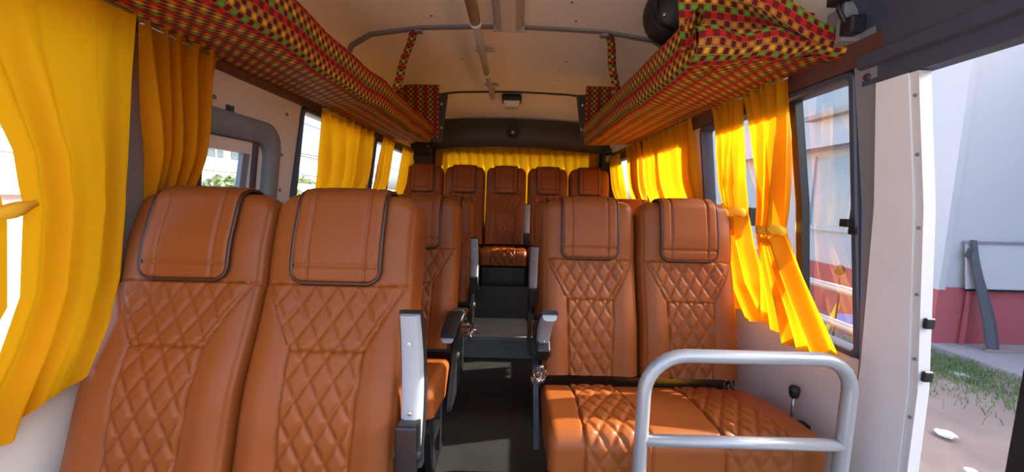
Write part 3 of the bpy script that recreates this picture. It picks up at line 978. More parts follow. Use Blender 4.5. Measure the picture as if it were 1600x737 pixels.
def make_backrest():
    NU, NF, NA = 112, 172, 10
    us = []
    for j in range(NU + 1):
        a = -1 + 2 * j / NU
        us.append(SW * (0.72 * a + 0.28 * math.sin(a * PI / 2)))
    rt = 0.045
    rows, qs = [], []
    for i in range(NF + NA + 5):
        row = []
        for u in us:
            zf = htop(u) - rt
            if i <= NF:
                q = zf * i / NF
            elif i <= NF + NA:
                q = zf + rt * PI * (i - NF) / NA
            else:
                q = zf + rt * PI + zf * (i - NF - NA) / 4
            row.append(back_surface(u, q))
        rows.append(row)
    verts = [p for r_ in rows for p in r_]
    nc = NU + 1
    groups = {0: [], 1: [], 2: []}
    for i in range(len(rows) - 1):
        for j in range(NU):
            f_ = (i * nc + j, i * nc + j + 1, (i + 1) * nc + j + 1, (i + 1) * nc + j)
            g_ = 0
            if i < NF:
                uc = (us[j] + us[j + 1]) / 2
                zc = (rows[i][j][2] + rows[i + 1][j + 1][2]) / 2
                g_ = region(uc, zc)
            groups[g_].append(f_)
    nr = len(rows)
    groups[0].append(tuple(range(nc)) + tuple((nr - 1) * nc + k for k in range(nc))[::-1])
    out = []
    for k, nm in ((0, 'backrest'), (1, 'quilted_panel_upper'), (2, 'quilted_panel_lower')):
        used = {}
        fs = []
        for f_ in groups[k]:
            fs.append(tuple(used.setdefault(i, len(used)) for i in f_))
        vs = [None] * len(used)
        for i, n_ in used.items():
            vs[n_] = verts[i]
        m_ = MB()
        m_.v, m_.f, m_.uv = vs, fs, [(0, 0)] * len(vs)
        me = m_.mesh(nm, True, fix=False)
        me.materials.append(LEATHER)
        out.append(me)
    return out
ME_BACK, ME_QU, ME_QL = make_backrest()
PH = 0.118   # half width of head pad
def make_pad():
    NU, NV = 72, 96
    rt = 0.045
    q_end = BH + rt * PI - 0.045 + 0.10
    rows = []
    def z0(u):
        rc = 0.035
        e = abs(u) - (PH - rc)
        return 0.478 + (rc - math.sqrt(max(0, rc * rc - e * e)) if e > 0 else 0)
    for i in range(NV + 1):
        t = (i / NV)
        row = []
        for j in range(NU + 1):
            a = -1 + 2 * j / NU
            u = PH * (0.75 * a + 0.25 * math.sin(a * PI / 2))
            q = z0(u) + (q_end - z0(u)) * t
            ed = min(1, (PH - abs(u)) / 0.014, (q - z0(u)) / 0.014, 1)
            off = 0.004 + 0.013 * math.sqrt(max(0, 1 - (1 - max(0, ed)) ** 2))
            off += gv(abs(u) - 0.076, 0.004, 0.0065) + (gv(q - 0.522, 0.004, 0.006))
            row.append(back_surface(u, q, off, False))
        rows.append(row)
    m_ = MB().grid(rows)
    me = m_.mesh('headrest_pad', True, fix=False)
    me.materials.append(LEATHER)
    # piping along the edge
    path = []
    for k in range(20):
        path.append((-PH, q_end + (0.513 - q_end) * k / 19))
    for k in range(1, 6):
        a = R(180 + 90 * k / 6)
        path.append((-PH + 0.035 + 0.035 * math.cos(a), 0.513 + 0.035 * math.sin(a)))
    for k in range(13):
        path.append((-PH + 0.035 + (2 * PH - 0.07) * k / 12, 0.478))
    for k in range(1, 6):
        a = R(270 + 90 * k / 6)
        path.append((PH - 0.035 + 0.035 * math.cos(a), 0.513 + 0.035 * math.sin(a)))
    for k in range(20):
        path.append((PH, 0.513 + (q_end - 0.513) * k / 19))
    pp = MB().tube([back_surface(u, q, 0.010, False) for u, q in path], 0.0058, 8)
    mp = pp.mesh('piping', True)
    mp.materials.append(PIPING)
    return me, mp
ME_PAD, ME_PIPE = make_pad()

def make_cushion(W, centers, depth=0.395):
    """seat cushion, x 0..W, back edge at y 0, front at -depth, top near z 0"""
    r_ = 0.055
    D = depth
    L1 = D - r_
    L2 = L1 + r_ * PI / 2
    L3 = L2 + 0.075
    nq = int(L3 / 0.0048)
    nu = int(W / 0.0052)
    ph = 0.088
    def pos(x, q, h):
        e = min(x, W - x)
        rs = 0.03
        drop = (rs - math.sqrt(max(0, rs * rs - (rs - e) ** 2))) if e < rs else 0
        if q <= L1:
            p = (-q, 0.012 * math.sin(q / L1 * PI)); n_ = (0, 1)
        elif q <= L2:
            a = (q - L1) / r_
            p = (-L1 - r_ * math.sin(a), -r_ + r_ * math.cos(a)); n_ = (-math.sin(a), math.cos(a))
        else:
            p = (-D + (q - L2) * 0.12, -r_ - (q - L2)); n_ = (-1, 0)
        hh = h - drop
        return (x, p[0] + n_[0] * hh, p[1] + n_[1] * hh)
    def half(q):
        return ph + 0.012 * sm(q, 0.1, L1)
    def which(x, q):
        for k, c in enumerate(centers):
            if abs(x - c) < half(q):
                return k + 1
        return 0
    def disp(x, q):
        h = 0
        for c in centers:
            d = abs(x - c) - half(q)
            if d < 0:
                h += (quilt(x - c, q) - 0.003) * min(1, -d / 0.006)
            h += gv(d, 0.004, 0.005)
        return h
    rows = []
    xs = [0.0, 0.0008, 0.003, 0.007, 0.013] + [0.02 + (W - 0.04) * i / nu for i in range(nu + 1)] + [W - 0.013, W - 0.007, W - 0.003, W - 0.0008, W]
    zb = -0.132
    for i in range(nq + 1):
        q = L3 * i / nq
        row = [pos(x, q, disp(x, q)) for x in xs]
        a, b = row[0], row[-1]
        row = [(a[0] + 0.004, a[1], zb)] + row + [(b[0] - 0.004, b[1], zb)]
        rows.append(row)
    last = [(p[0], p[1] + 0.03, zb) for p in rows[-1]]
    rows.append(last)
    nc = len(rows[0])
    verts = [p for r__ in rows for p in r__]
    groups = {}
    for i in range(len(rows) - 1):
        for j in range(nc - 1):
            f_ = (i * nc + j, (i + 1) * nc + j, (i + 1) * nc + j + 1, i * nc + j + 1)
            k = 0
            if i < nq and 0 < j < nc - 2:
                k = which((verts[f_[0]][0] + verts[f_[2]][0]) / 2, L3 * (i + 0.5) / nq)
            groups.setdefault(k, []).append(f_)
    groups[0].append(tuple(range(nc)))
    out = []
    for k in sorted(groups):
        used, fs = {}, []
        for f_ in groups[k]:
            fs.append(tuple(used.setdefault(i, len(used)) for i in f_))
        vs = [None] * len(used)
        for i, n_ in used.items():
            vs[n_] = verts[i]
        m_ = MB()
        m_.v, m_.f, m_.uv = vs, fs, [(0, 0)] * len(vs)
        me = m_.mesh('cushion' if k == 0 else 'quilted_panel', True, fix=False)
        me.materials.append(LEATHER)
        out.append(me)
    return out
PITCH = 0.417
CUSH2 = make_cushion(2 * PITCH, (PITCH * 0.5, PITCH * 1.5))
CUSH1 = make_cushion(0.385, (0.1925,), 0.40)

# armrest meshes: pointing to -y when lowered, hinge at origin
def arm_meshes():
    L = 0.34
    secs = []
    for i in range(15):
        t = i / 14
        y = 0.01 - L * t
        wv = 0.024 + 0.003 * math.sin(t * PI)
        zt = 0.030 + 0.020 * math.sin(t * PI * 0.9) - 0.030 * t * t
        dp = 0.042 - 0.020 * t
        secs.append((y, wv, zt, dp))
    shell = MB()
    rows = []
    for y, wv, zt, dp in secs:
        rows.append([(-wv * 0.9, y, zt), (-wv, y, zt - dp * 0.3), (-wv * 0.8, y, zt - dp * 0.85), (-wv * 0.45, y, zt - dp), (wv * 0.45, y, zt - dp), (wv * 0.8, y, zt - dp * 0.85), (wv, y, zt - dp * 0.3), (wv * 0.9, y, zt)])
    shell.grid(rows, close=True)
    shell.f.append(tuple(range(8)))
    shell.f.append(tuple((len(rows) - 1) * 8 + k for k in range(8)))
    a = shell.mesh('arm_shell', True)
    a.set_sharp_from_angle(angle=R(35))
    a.materials.append(ALU)
    pad = MB()
    rows = []
    for k, (y, wv, zt, dp) in enumerate(secs):
        w2 = wv + 0.004
        if k == 0 or k == len(secs) - 1:
            w2 *= 0.97
        yy = y - (0.006 if k == len(secs) - 1 else 0)
        rows.append([(-w2, yy, zt - 0.001), (-w2, yy, zt + 0.008), (-w2 * 0.75, yy, zt + 0.014), (w2 * 0.75, yy, zt + 0.014), (w2, yy, zt + 0.008), (w2, yy, zt - 0.001)])
    pad.grid(rows, close=True)
    pad.f.append(tuple(range(6)))
    pad.f.append(tuple((len(rows) - 1) * 6 + k for k in range(6)))
    b = pad.mesh('arm_pad', True)
    b.set_sharp_from_angle(angle=R(40))
    b.materials.append(BLACK)
    hinge = MB().box(-0.026, 0.026, -0.075, 0.035, -0.028, 0.018, 0.006)
    hinge.lathe([(0, 0.034), (0.016, 0.034), (0.018, 0.026), (0.018, -0.03), (0, -0.034)], (0, 0.0, -0.004), 'X', 16)
    c = hinge.mesh('arm_hinge', False)
    c.materials.append(BLACKM)
    res = [a, b, c]
    for y in (-0.09, -0.26):
        i = int((0.01 - y) / L * 14)
        s = MB().lathe([(0, -0.004), (0.005, -0.003), (0.006, 0.003)], (0, y, secs[i][2] - secs[i][3]), 'Z', 10)
        d = s.mesh('arm_screw', False)
        d.materials.append(STEEL)
        res.append(d)
    return res
ARM = arm_meshes()
def armrest(parent, x, y, z, ang, lab=None):
    """ang 0 lowered, 90 raised"""
    h = link('armrest', ARM[0], None, parent)
    h.location = (x, y, z)
    h.rotation_euler = (R(-ang), 0, 0)
    if lab:
        h['label'] = lab
    link('arm_pad', ARM[1], None, h)
    link('arm_hinge', ARM[2], None, h)
    link('arm_screw', ARM[3], None, h)
    link('arm_screw', ARM[4], None, h)
    return h
def leg_mesh():
    g = MB()
    g.hexa([(-0.02, -0.30, 0.0), (0.02, -0.30, 0.0), (0.02, -0.02, 0.0), (-0.02, -0.02, 0.0), (-0.02, -0.30, 0.015), (0.02, -0.30, 0.015), (0.02, -0.02, 0.015), (-0.02, -0.02, 0.015)])
    g.hexa([(-0.014, -0.27, 0.015), (0.014, -0.27, 0.015), (0.014, -0.20, 0.015), (-0.014, -0.20, 0.015), (-0.014, -0.33, 0.30), (0.014, -0.33, 0.30), (0.014, -0.27, 0.30), (-0.014, -0.27, 0.30)])
    g.hexa([(-0.014, -0.12, 0.015), (0.014, -0.12, 0.015), (0.014, -0.05, 0.015), (-0.014, -0.05, 0.015), (-0.014, -0.08, 0.28), (0.014, -0.08, 0.28), (0.014, -0.01, 0.28), (-0.014, -0.01, 0.28)])
    g.box(-0.012, 0.012, -0.24, -0.09, 0.12, 0.15)
    m_ = g.mesh('leg', False)
    m_.materials.append(BLACKM)
    return m_
ME_LEG = leg_mesh()
def wrap_piece(parent, p, r_, seed, name='plastic_wrap'):
    rg = random.Random(seed)
    g = MB()
    for k in range(3):
        c = Vector(p) + Vector([rg.uniform(-r_, r_) * 0.5 for _ in range(3)])
        f = [rg.uniform(2, 5) for _ in range(6)]
        ax = Vector([rg.uniform(-1, 1) for _ in range(3)]).normalized()
        bx = ax.orthogonal().normalized()
        nx = ax.cross(bx)
        pts = []
        for i in range(9):
            row = []
            for j in range(9):
                u, v = (i - 4) / 4, (j - 4) / 4
                h = 0.30 * math.sin(f[0] * u + f[1] * v) + 0.22 * math.sin(f[2] * v - f[3] * u * v + 1) + 0.12 * rg.uniform(-1, 1)
                row.append(tuple(c + (ax * (u * 0.75 + 0.15 * math.sin(f[4] * v)) + bx * (v * 0.6 + 0.15 * math.sin(f[5] * u)) + nx * h) * r_ * 0.8))
            pts.append(row)
        g.grid(pts)
    o = g.build(name, WRAP, parent, smooth=True, fix=False)
    o['kind'] = 'stuff'
    o['label'] = 'torn clear plastic wrapping'
    return o

SG = 'tan quilted double seats'
def twin_seat(x_aisle, y_hinge, side, recline, label, arm=None, arm_lab=None, wraps=(), zh=0.40, z_floor=0.0, tilt=12):
    """side -1: seat pair extends to -x from the aisle edge; +1: to +x. hinge = bottom of backrest"""
    t = thing('double_bus_seat', label, 'bus seat', (x_aisle, y_hinge, z_floor), SG)
    x0 = -2 * PITCH if side < 0 else 0.0
    cu = link('cushion', CUSH2[0], None, t)
    cu.location = (x0, -0.02, zh)
    cu.rotation_euler = (R(-tilt), 0, 0)
    for me in CUSH2[1:]:
        link('quilted_panel', me, None, cu)
    for k in (0, 1):
        b = link('backrest', ME_BACK, None, t)
        b.location = (x0 + PITCH * (k + 0.5), 0.105, zh + 0.005)
        rec = recline + (0.9 if k == 0 else -0.4)
        b.rotation_euler = (R(-rec), 0, 0)
        link('quilted_panel', ME_QU, None, b)
        link('quilted_panel', ME_QL, None, b)
        p = link('headrest_pad', ME_PAD, None, t)
        p.location = b.location
        p.rotation_euler = b.rotation_euler
        link('piping', ME_PIPE, None, p)
    fr = MB().box(x0 + 0.03, x0 + 2 * PITCH - 0.03, -0.36, 0.06, zh - 0.150, zh - 0.110)
    fr.box(x0 + 0.02, x0 + 2 * PITCH - 0.02, 0.02, 0.10, zh - 0.16, zh - 0.02)
    fr.build('seat_frame', BLACKM, t)
    xa = 0.018 * -side
    for xx in (x0 + 0.05 if side > 0 else -0.05, x0 + 2 * PITCH - 0.08 if side > 0 else x0 + 0.08):
        lg = link('leg', ME_LEG, None, t)
        lg.location = (xx, 0, 0)
        lg.scale = (1, 1, (zh - 0.12) / 0.28)
    # recliner side plate on the aisle side
    pl = MB().prism([(-0.20, zh - 0.15), (-0.12, zh - 0.04), (-0.02, zh + 0.08), (0.06, zh + 0.15), (0.11, zh + 0.13), (0.08, zh - 0.02), (0.05, zh - 0.15)], xa - 0.010, xa + 0.010, 'X')
    pl.build('side_plate', BLACKM, t)
    MB().lathe([(0, -0.02), (0.022, -0.02), (0.025, 0), (0.022, 0.02), (0, 0.02)], (xa, -0.03, zh + 0.02), 'X', 16).build('recline_knob', BLACK, t, smooth=True)
    if arm is not None:
        armrest(t, -side * (arm[3] if len(arm) > 3 else 0.03), arm[0], zh + arm[1], arm[2], arm_lab)
    for i, (p, r_) in enumerate(wraps):
        wrap_piece(t, p, r_, 40 + i + int(abs(y_hinge) * 10))
    return t
# left side rows
twin_seat(-0.262, 0.795, -1, 20.5, 'front tan quilted double seat on the left, beside the large yellow curtain', (0.02, 0.125, 93, 0.026), 'raised armrest with light grey underside', [((0.05, -0.01, 0.40), 0.05)], zh=0.42)
twin_seat(-0.272, 1.665, -1, 16.5, 'second tan quilted double seat on the left, with its armrest lowered', (0.02, 0.185, 4), 'lowered armrest with black pad', [((0.085, -0.20, 0.60), 0.05), ((0.02, 0.02, 0.62), 0.03)])
twin_seat(-0.285, 2.46, -1, 16, 'third tan quilted double seat on the left, just before the rear row', (-0.06, 0.15, 88), 'raised armrest with light grey underside', [((0.0, -0.06, 0.72), 0.04)])
# right side rows
twin_seat(0.120, 1.435, 1, 14, 'front tan quilted double seat on the right, behind the silver guard rail', (-0.03, 0.145, 42, -0.005), 'raised armrest with light grey underside', [((-0.02, -0.06, 0.47), 0.045), ((0.05, -0.35, 0.26), 0.05), ((0.25, -0.36, 0.26), 0.05), ((0.78, 0.0, 0.42), 0.03)], zh=0.405, tilt=9)
twin_seat(0.130, 2.24, 1, 14, 'second tan quilted double seat on the right, behind the front right pair', (-0.03, 0.13, 86, 0.0), 'raised armrest with light grey underside', [])
# rear row of five on the platform
names = ['tan rear seat at the left end, below the black bracket box', 'tan rear seat second from the left pillar', 'tan rear seat in the middle, facing down the aisle', 'tan rear seat second from the right pillar', 'tan rear seat at the right end, below the grey box lamp']
for k in range(5):
    xc = -0.865 + 0.393 * k
    t = thing('rear_bus_seat', names[k], 'bus seat', (xc, 3.34, 0.42), 'tan quilted rear seats')
    zh = 0.275
    cu = link('cushion', CUSH1[0], None, t)
    cu.location = (-0.1925, -0.02, zh)
    cu.rotation_euler = (R(-6), 0, 0)
    link('quilted_panel', CUSH1[1], None, cu)
    b = link('backrest', ME_BACK, None, t)
    b.location = (0, 0.105, zh + 0.005)
    b.rotation_euler = (R(-15), 0, 0)
    b.scale = (0.925, 1, 1)
    link('quilted_panel', ME_QU, None, b)
    link('quilted_panel', ME_QL, None, b)
    p = link('headrest_pad', ME_PAD, None, t)
    p.location = b.location
    p.rotation_euler = b.rotation_euler
    p.scale = (0.90, 1, 1)
    link('piping', ME_PIPE, None, p)
    MB().box(-0.18, 0.18, -0.28, 0.10, 0.0, zh - 0.13).build('seat_base', BLACKM, t)
    if k == 3:
        armrest(t, -0.195, -0.06, zh + 0.07, 88, 'raised armrest with light grey underside')

# ------------------------------------------------------------------ silver guard rail in front of the right seat
gr = thing('seat_guard_rail', 'silver tubular guard rail standing before the front right seat', 'guard rail', (0.655, 0.965, 0.0))
def corner(c, r_, a0, a1, n=7):
    return [(c[0] + r_ * math.cos(R(a0 + (a1 - a0) * i / n)), 0, c[1] + r_ * math.sin(R(a0 + (a1 - a0) * i / n))) for i in range(n + 1)]
xa, xb = -0.285, 0.277
path = [(xa, 0, 0.0), (xa, 0, 0.3)] + corner((xa + 0.11, 0.625), 0.11, 180, 90) + corner((xb - 0.09, 0.645), 0.09, 90, 0) + [(xb, 0, 0.3), (xb, 0, 0.0)]
MB().tube(path, 0.0185, 16).build('rail_tube', SILVER, gr, smooth=True)
MB().tube([(xa, 0, 0.488), (xb, 0, 0.488)], 0.0165, 16).build('cross_tube', SILVER, gr, smooth=True)
for x in (xa, xb):
    MB().lathe([(0, 0.012), (0.04, 0.012), (0.042, 0.0), (0, 0.0)], (x, 0, 0), 'Z', 20).build('foot_flange', SILVER, gr, smooth=False)

# ------------------------------------------------------------------ outside, right of the bus
GZ = -0.72
gd = MB()
rg = random.Random(2)
NX, NY = 40, 40
rows = []
for i in range(NX + 1):
    row = []
    for j in range(NY + 1):
        x = 1.3 + (16) * (i / NX) ** 1.3
        y = -3 + 24 * (j / NY) ** 1.4
        row.append((x, y, GZ + 0.02 * math.sin(x * 2.1 + y) + 0.015 * math.sin(y * 3.3 - x) + rg.uniform(-0.012, 0.012)))
    rows.append(row)
gd.grid(rows)
struct(gd.build('ground', SOIL, smooth=True), 'bare red soil yard outside the doorway', 'ground')
g2 = MB().box(-80, 1.3, -20, 90, GZ - 0.1, GZ)
struct(g2.build('ground_street', CONC), 'dusty street on the left of the bus', 'ground')
bx0, by0 = 5.68, 4.84
bl = thing('house', 'whitewashed house with a red painted plinth outside the doorway', 'building', (bx0, by0, GZ))
PZ = 0.83
def bb(name, m, x0, x1, y0, y1, z0, z1, par=None, bev=0.0):
    return MB().box(x0 - bx0, x1 - bx0, y0 - by0, y1 - by0, z0 - GZ, z1 - GZ, bev).build(name, m, par or bl)
bb('wall', RENDER_W, bx0, bx0 + 7, by0, by0 + 9, GZ + PZ, 4.4)
bb('plinth', RED_PL, bx0 - 0.025, bx0 + 7, by0 - 0.025, by0 + 9, GZ - 0.1, GZ + PZ)
bb('corner_pier', RENDER_W, bx0 - 0.03, bx0 + 0.06, by0 - 0.03, by0 + 0.35, GZ + PZ - 0.03, 4.4)
bb('shade_wing_wall', RENDER_W, bx0 + 3.2, bx0 + 7, -9.0, by0, GZ + PZ, 4.2)  # unseen wing with its plinth and roof, added out of view to shade the yard
bb('shade_wing_plinth', RED_PL, bx0 + 3.18, bx0 + 7, -9.0, by0 - 0.03, GZ - 0.1, GZ + PZ)
bb('shade_wing_roof_slab', CONC, bx0 + 2.9, bx0 + 7.3, -9.3, by0 - 0.31, 4.2, 4.35)
aw = bb('window_ledge', RENDER_W, bx0 - 0.35, bx0, 5.6, 9.2, 2.14, 2.22)
bb('ledge_paint', MAROON, bx0 - 0.365, bx0 - 0.345, 5.6, 9.2, 2.13, 2.16)
wn_ = bb('window', SHUT, bx0 - 0.02, bx0 + 0.0, 6.25, 7.05, 0.78, 2.0)
bb('window_frame', RENDER_W, bx0 - 0.05, bx0, 6.17, 6.25, 0.74, 2.06)
bb('window_frame', RENDER_W, bx0 - 0.05, bx0, 7.05, 7.13, 0.74, 2.06)
bb('window_frame', RENDER_W, bx0 - 0.06, bx0, 6.15, 7.15, 0.70, 0.78)
wu = bb('window', SHUT, bx0 - 0.02, bx0, 6.35, 7.2, 2.85, 3.35)
bb('window_ledge', CONC, bx0 - 0.22, bx0, 6.2, 7.25, 2.72, 2.80)
bb('roof_slab', CONC, bx0 - 0.4, bx0 + 7.3, by0 - 0.3, by0 + 9, 4.4, 4.55)
ap = MB()
ap.prism([(5.62, 3.2), (5.58, 4.82), (13, 4.82), (13, 3.2)], GZ - 0.05, GZ + 0.07, 'Z')
struct(ap.build('pavement', CONC), 'concrete apron along the foot of the white house', 'pavement')
# leaning sheet and panel
ls = thing('leaning_steel_channel', 'dark weathered steel channel leaning on the white house', 'steel sheet', (6.15, 4.60, GZ + 0.07))
g = MB()
rows = []
for i in range(13):
    t = i / 12
    x = 0.02 - 0.22 * t + 0.02 * math.sin(t * 6)
    y = -0.02 + 0.20 * t
    z = 1.40 * t
    w_ = 0.065 + 0.015 * math.sin(t * 4 + 1)
    notch = 0.03 if i in (11, 12) else 0
    rows.append([(x - w_ + notch, y, z), (x - w_ + notch, y - 0.02, z), (x, y - 0.05, z), (x + w_, y - 0.02, z), (x + w_, y, z)])
g.grid(rows, close=True)
g.build('channel', BOARD, ls, angle=40)
MB().hexa([(-0.30, 0.14, 1.20), (-0.24, 0.14, 1.16), (-0.24, 0.16, 1.16), (-0.30, 0.16, 1.20), (-0.27, 0.13, 1.30), (-0.22, 0.13, 1.29), (-0.22, 0.15, 1.29), (-0.27, 0.15, 1.30)]).build('bent_flap', BOARD, ls)
pn = thing('white_panel', 'white sheet panel with a grey top edge beside the leaning channel', 'panel', (6.4, 4.72, GZ + 0.07))
MB().hexa([(-0.42, -0.02, 0.0), (0.7, -0.02, 0.0), (0.7, 0.01, 0.0), (-0.42, 0.01, 0.0), (-0.50, 0.07, 1.36), (0.7, 0.07, 1.36), (0.7, 0.10, 1.36), (-0.50, 0.10, 1.36)])
MB().hexa([(-0.46, 0.025, 0.76), (0.9, 0.025, 0.76), (0.9, 0.045, 0.76), (-0.46, 0.045, 0.76), (-0.50, 0.07, 1.36), (0.9, 0.07, 1.36), (0.9, 0.09, 1.36), (-0.50, 0.09, 1.36)]).build('sheet', RENDER_W, pn)
MB().box(-0.52, 0.9, 0.05, 0.10, 1.355, 1.385).build('top_edge', GREYP, pn)
MB().box(-0.46, 0.9, 0.015, 0.05, 0.735, 0.765).build('bottom_bar', BLACK, pn)
for x in (-0.40, 0.8):
    MB().box(x - 0.015, x + 0.015, 0.03, 0.06, 0.0, 0.74).build('leg', RED_PL, pn)
tag(MB().box(6.05, 8.2, 4.52, 4.56, GZ + 0.07, GZ + 0.10, 0.004).build('timber_batten', SOIL), 'thin brown batten lying on the concrete apron', 'batten')
# grass as stuff
g = MB()
rg = random.Random(5)
for k in range(3600):
    if rg.random() < 0.75:
        x = rg.gauss(5.0, 0.38)
        y = rg.gauss(4.1, 0.42)
    else:
        x = rg.uniform(2.2, 5.4)
        y = rg.uniform(1.5, 4.7)
        if math.sin(x * 3.1) + math.sin(y * 4.3) < 0.9:
            continue
    if x > 5.56:
        continue
    h = rg.uniform(0.03, 0.11)
    a = rg.uniform(0, PI)
    dx, dy = 0.006 * math.cos(a), 0.006 * math.sin(a)
    lx, ly = rg.uniform(-0.05, 0.05), rg.uniform(-0.05, 0.05)
    zb = GZ - 0.03
    g.add([(x - dx, y - dy, zb), (x + dx, y + dy, zb), (x + lx * 0.5, y + ly * 0.5, zb + 0.03 + h * 0.7), (x + lx, y + ly, zb + 0.03 + h)], [(0, 1, 2), (1, 3, 2)])
tag(g.build('grass', GRASS, fix=False), 'short patchy green grass by the concrete apron', 'grass', kind='stuff')
def blob(name, c, r_, m, lab, cat, seed, flat=0.5, group=None):
    bm = bmesh.new()
    bmesh.ops.create_icosphere(bm, subdivisions=2, radius=1)
    rg = random.Random(seed)
    sx, sy = rg.uniform(0.8, 1.3), rg.uniform(0.8, 1.2)
    for v in bm.verts:
        k = rg.uniform(0.82, 1.1)
        v.co = Vector((v.co.x * sx * k, v.co.y * sy * k, v.co.z * flat * k)) * r_
    me = bpy.data.meshes.new(name)
    bm.to_mesh(me)
    bm.free()
    o = link(name, me, m)
    o.location = c
    return tag(o, lab, cat, group)
blob('stone', (5.06, 4.42, GZ + 0.03), 0.10, STONE, 'pale flat stone at the grass edge by the red plinth', 'stone', 1, 0.4)
blob('stone', (5.02, 3.95, GZ + 0.02), 0.09, STONE, 'grey stone lying in the middle of the grass', 'stone', 2, 0.35)
blob('stone', (4.85, 4.60, GZ + 0.02), 0.07, STONE, 'small dark stone close to the white pillar', 'stone', 3, 0.5)
blob('stone', (5.05, 3.30, GZ + 0.02), 0.08, PAPER, 'white stone on the bare soil below the apron', 'stone', 4, 0.3)
blob('litter', (3.62, 2.88, GZ + 0.02), 0.06, PAPER, 'crumpled white paper on the red soil', 'litter', 5, 0.35)
blob('litter', (3.3, 2.45, GZ + 0.02), 0.035, PAPER, 'small white scrap near the doorway bottom', 'litter', 6, 0.3)
blob('tarpaulin_bundle', (5.1, 5.35, GZ + 0.10), 0.30, BLUE, 'crumpled blue tarpaulin bundle seen through the right window', 'tarpaulin', 8, 0.55)
g = MB().tube([(4.3, 4.95, GZ), (4.75, 5.25, GZ + 0.45)], 0.03, 10)
yp = tag(g.build('yellow_pole', YPAINT, smooth=True), 'yellow painted pole lying aslant seen through the right window', 'pole')
for k in range(9):
    rg = random.Random(60 + k)
    blob('rubble', (4.1 + 0.42 * (k % 3) + rg.uniform(-.05, .05), 6.0 + 0.55 * (k // 3) + rg.uniform(-.08, .08), GZ + 0.04), rg.uniform(0.08, 0.15), STONE, 'lump of grey rubble in the yard beyond the silver railing', 'rubble', 70 + k, 0.5, 'rubble beside the house')
yr = thing('yard_railing', 'low silver two-rail railing standing in the yard beside the bus', 'railing', (2.62, 2.55, GZ))
for z in (1.21, 0.93):
    MB().tube([(0, y, z) for y in (0.0, 1.2, 2.4, 3.6)], 0.030, 10).build('rail', SILVER, yr, smooth=True)
for y in (0.05, 1.2, 2.4, 3.55):
    MB().tube([(0, y, -0.03), (0, y, 1.24)], 0.026, 10).build('post', SILVER, yr, smooth=True)
mr = thing('mirror_on_stalk', 'dark oval mirror on a thin stalk outside the right window', 'mirror', (4.0, 4.45, GZ))
MB().tube([(0, 0, 0), (0.02, 0, 0.75), (0.0, 0, 1.02)], 0.010, 8).build('stalk', BLACKM, mr, smooth=True)
MB().lathe([(0, -0.015), (0.05, -0.012), (0.065, 0), (0.05, 0.014), (0, 0.016)], (0, 0, 1.09), 'Y', 18).build('mirror_head', BLACK, mr, smooth=True)
MB().lathe([(0, 0.02), (0.10, 0.02), (0.12, 0), (0, 0)], (0, 0, 0), 'Z', 16).build('base', BLACKM, mr)

# ------------------------------------------------------------------ outside, left of the bus
def ext_box(root, name, m, x0, x1, y0, y1, z0, z1):
    o = root.location
    return MB().box(x0 - o.x, x1 - o.x, y0 - o.y, y1 - o.y, z0 - o.z, z1 - o.z).build(name, m, root)
fb = thing('long_white_building', 'long white building with a row of windows across the street', 'building', (-15, 18, GZ))
ext_box(fb, 'wall', RENDER_W, -20, -13.5, 8, 20.5, GZ, 4.2)
ext_box(fb, 'band', CONC, -13.6, -13.4, 8, 20.5, 2.05, 2.15)
for k in range(8):
    y = 9.0 + k * 1.45
    wv = ext_box(fb, 'window', PANEG, -13.52, -13.46, y, y + 0.95, 2.65, 3.35)
    o = fb.location
    MB().box(-13.46 - o.x, -13.42 - o.x, y + 0.45 - o.y, y + 0.51 - o.y, 2.65 - o.z, 3.35 - o.z).build('mullion', RENDER_W, wv)
wl2 = thing('boundary_wall', 'pale yellow boundary wall in front of the street buildings', 'wall', (-11, 20, GZ))
ext_box(wl2, 'wall', CREAMY, -11.4, -11.1, 15, 38, GZ, 1.55)
ext_box(wl2, 'coping', CONC, -11.45, -11.05, 15, 38, 1.55, 1.62)
pk = thing('pink_kiosk', 'pale pink kiosk seen past the front left curtain', 'kiosk', (-6.4, 4.6, GZ))
ext_box(pk, 'body', PINK, -7.6, -6.0, 3.4, 5.6, GZ, 1.05)
ext_box(pk, 'shutter', RENDER_W, -6.0, -5.97, 3.7, 5.2, GZ + 0.75, 0.75)
ext_box(pk, 'roof', TIN, -7.8, -5.8, 3.2, 5.8, 1.05, 1.12)
sh = thing('tin_roof_shed', 'shed with a corrugated tin roof below the power pole', 'shed', (-14.5, 30, GZ))
so = sh.location
ext_box(sh, 'wall', CREAMY, -18, -13, 26.0, 36, GZ, 1.55)
rows = []
for i in range(61):
    y = 25.6 + 10.8 * i / 60
    dz = 0.05 * math.sin(i * PI / 1.5)
    rows.append([(-12.6 - so.x, y - so.y, 1.55 + dz - so.z), (-15.5 - so.x, y - so.y, 2.35 + dz - so.z), (-18.4 - so.x, y - so.y, 1.6 + dz - so.z)])
MB().grid(rows).build('corrugated_roof', TIN, sh)
hb = thing('distant_warehouse', 'pale distant warehouse roof behind the tin roof shed', 'building', (-24, 46, GZ))
ext_box(hb, 'wall', RENDER_W, -32, -22, 40, 62, GZ, 3.0)
ho = hb.location
MB().prism([(-32.5 - ho.x, 3.0 - ho.z), (-21.5 - ho.x, 3.0 - ho.z), (-27 - ho.x, 5.2 - ho.z)], 39.5 - ho.y, 62.5 - ho.y).build('roof', TIN, hb)
pp = thing('power_pole', 'grey power pole with transformer and cross arms beyond the left window', 'power pole', (-12.7, 25.4, GZ))
MB().tube([(0, 0, 0), (0, 0, 4.6)], [0.12, 0.09], 10).build('pole', CONC, pp, smooth=True)
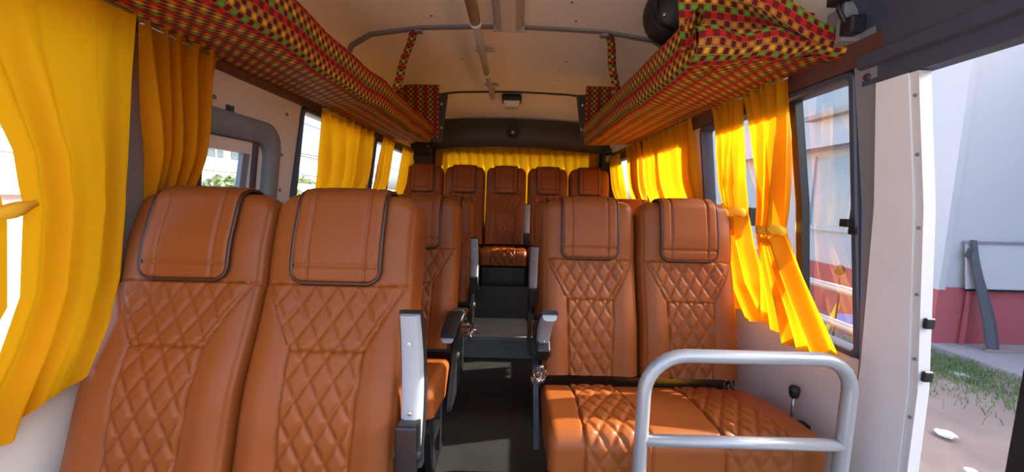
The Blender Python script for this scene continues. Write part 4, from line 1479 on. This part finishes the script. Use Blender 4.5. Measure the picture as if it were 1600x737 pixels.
MB().box(-0.05, 0.05, -0.75, 0.75, 4.15, 4.25).build('cross_arm', GREYP, pp)
MB().box(-0.3, 0.3, -0.35, 0.35, 3.0, 3.7, 0.05).build('transformer', GREYP, pp)
for y in (-0.6, 0.0, 0.6):
    MB().lathe([(0.05, 0), (0.07, 0.08), (0.04, 0.16), (0.06, 0.2), (0, 0.28)], (0, y, 4.25), 'Z', 10).build('insulator', DARK, pp, smooth=True)
for k, (z, sag, lab) in enumerate(((6.0, 0.5, 'upper thin power cable crossing the sky on the left'), (4.0, 0.3, 'lower thin power cable near the pole top'), (3.8, 0.25, 'lowest thin power cable running to the transformer'))):
    pts = [(-12.7, -5 + 70 * i / 24, z - sag * (1 - ((i - 12) / 12) ** 2) + 0.25 * math.sin(i * 0.5)) for i in range(25)]
    tag(MB().tube(pts, 0.025, 6).build('power_cable', BLACK, smooth=True), lab, 'cable')
def tree(loc, h, r_, seed, lab):
    t = thing('street_tree', lab, 'tree', loc, 'trees across the street')
    MB().tube([(0, 0, 0), (0.05, 0, h * 0.35), (0, 0.05, h * 0.7)], [0.12, 0.09, 0.05], 8).build('trunk', DARK, t, smooth=True)
    rg = random.Random(seed)
    g = MB()
    for k in range(900):
        a, b, q = rg.uniform(0, 2 * PI), rg.uniform(-1, 1), rg.random() ** 0.33
        s_ = math.sqrt(1 - b * b)
        p = Vector((r_ * q * s_ * math.cos(a), r_ * q * s_ * math.sin(a), h * 0.72 + r_ * 0.7 * q * b))
        u = Vector((rg.gauss(0, 1), rg.gauss(0, 1), rg.gauss(0, 1))).normalized() * 0.11
        v = u.orthogonal().normalized() * 0.06
        g.add([p - u, p + v, p + u, p - v], [(0, 1, 2, 3)])
    tag(g.build('foliage', LEAF, t, fix=False), None, None, kind='stuff')
tree((-10.2, 13.2, GZ), 2.5, 0.9, 1, 'green street tree before the long white building')
tree((-9.9, 16.4, GZ), 2.2, 0.7, 2, 'smaller green tree nearer the boundary wall')
tree((-13.2, 22.6, GZ), 3.0, 1.1, 3, 'leafy tree between the long building and the shed')
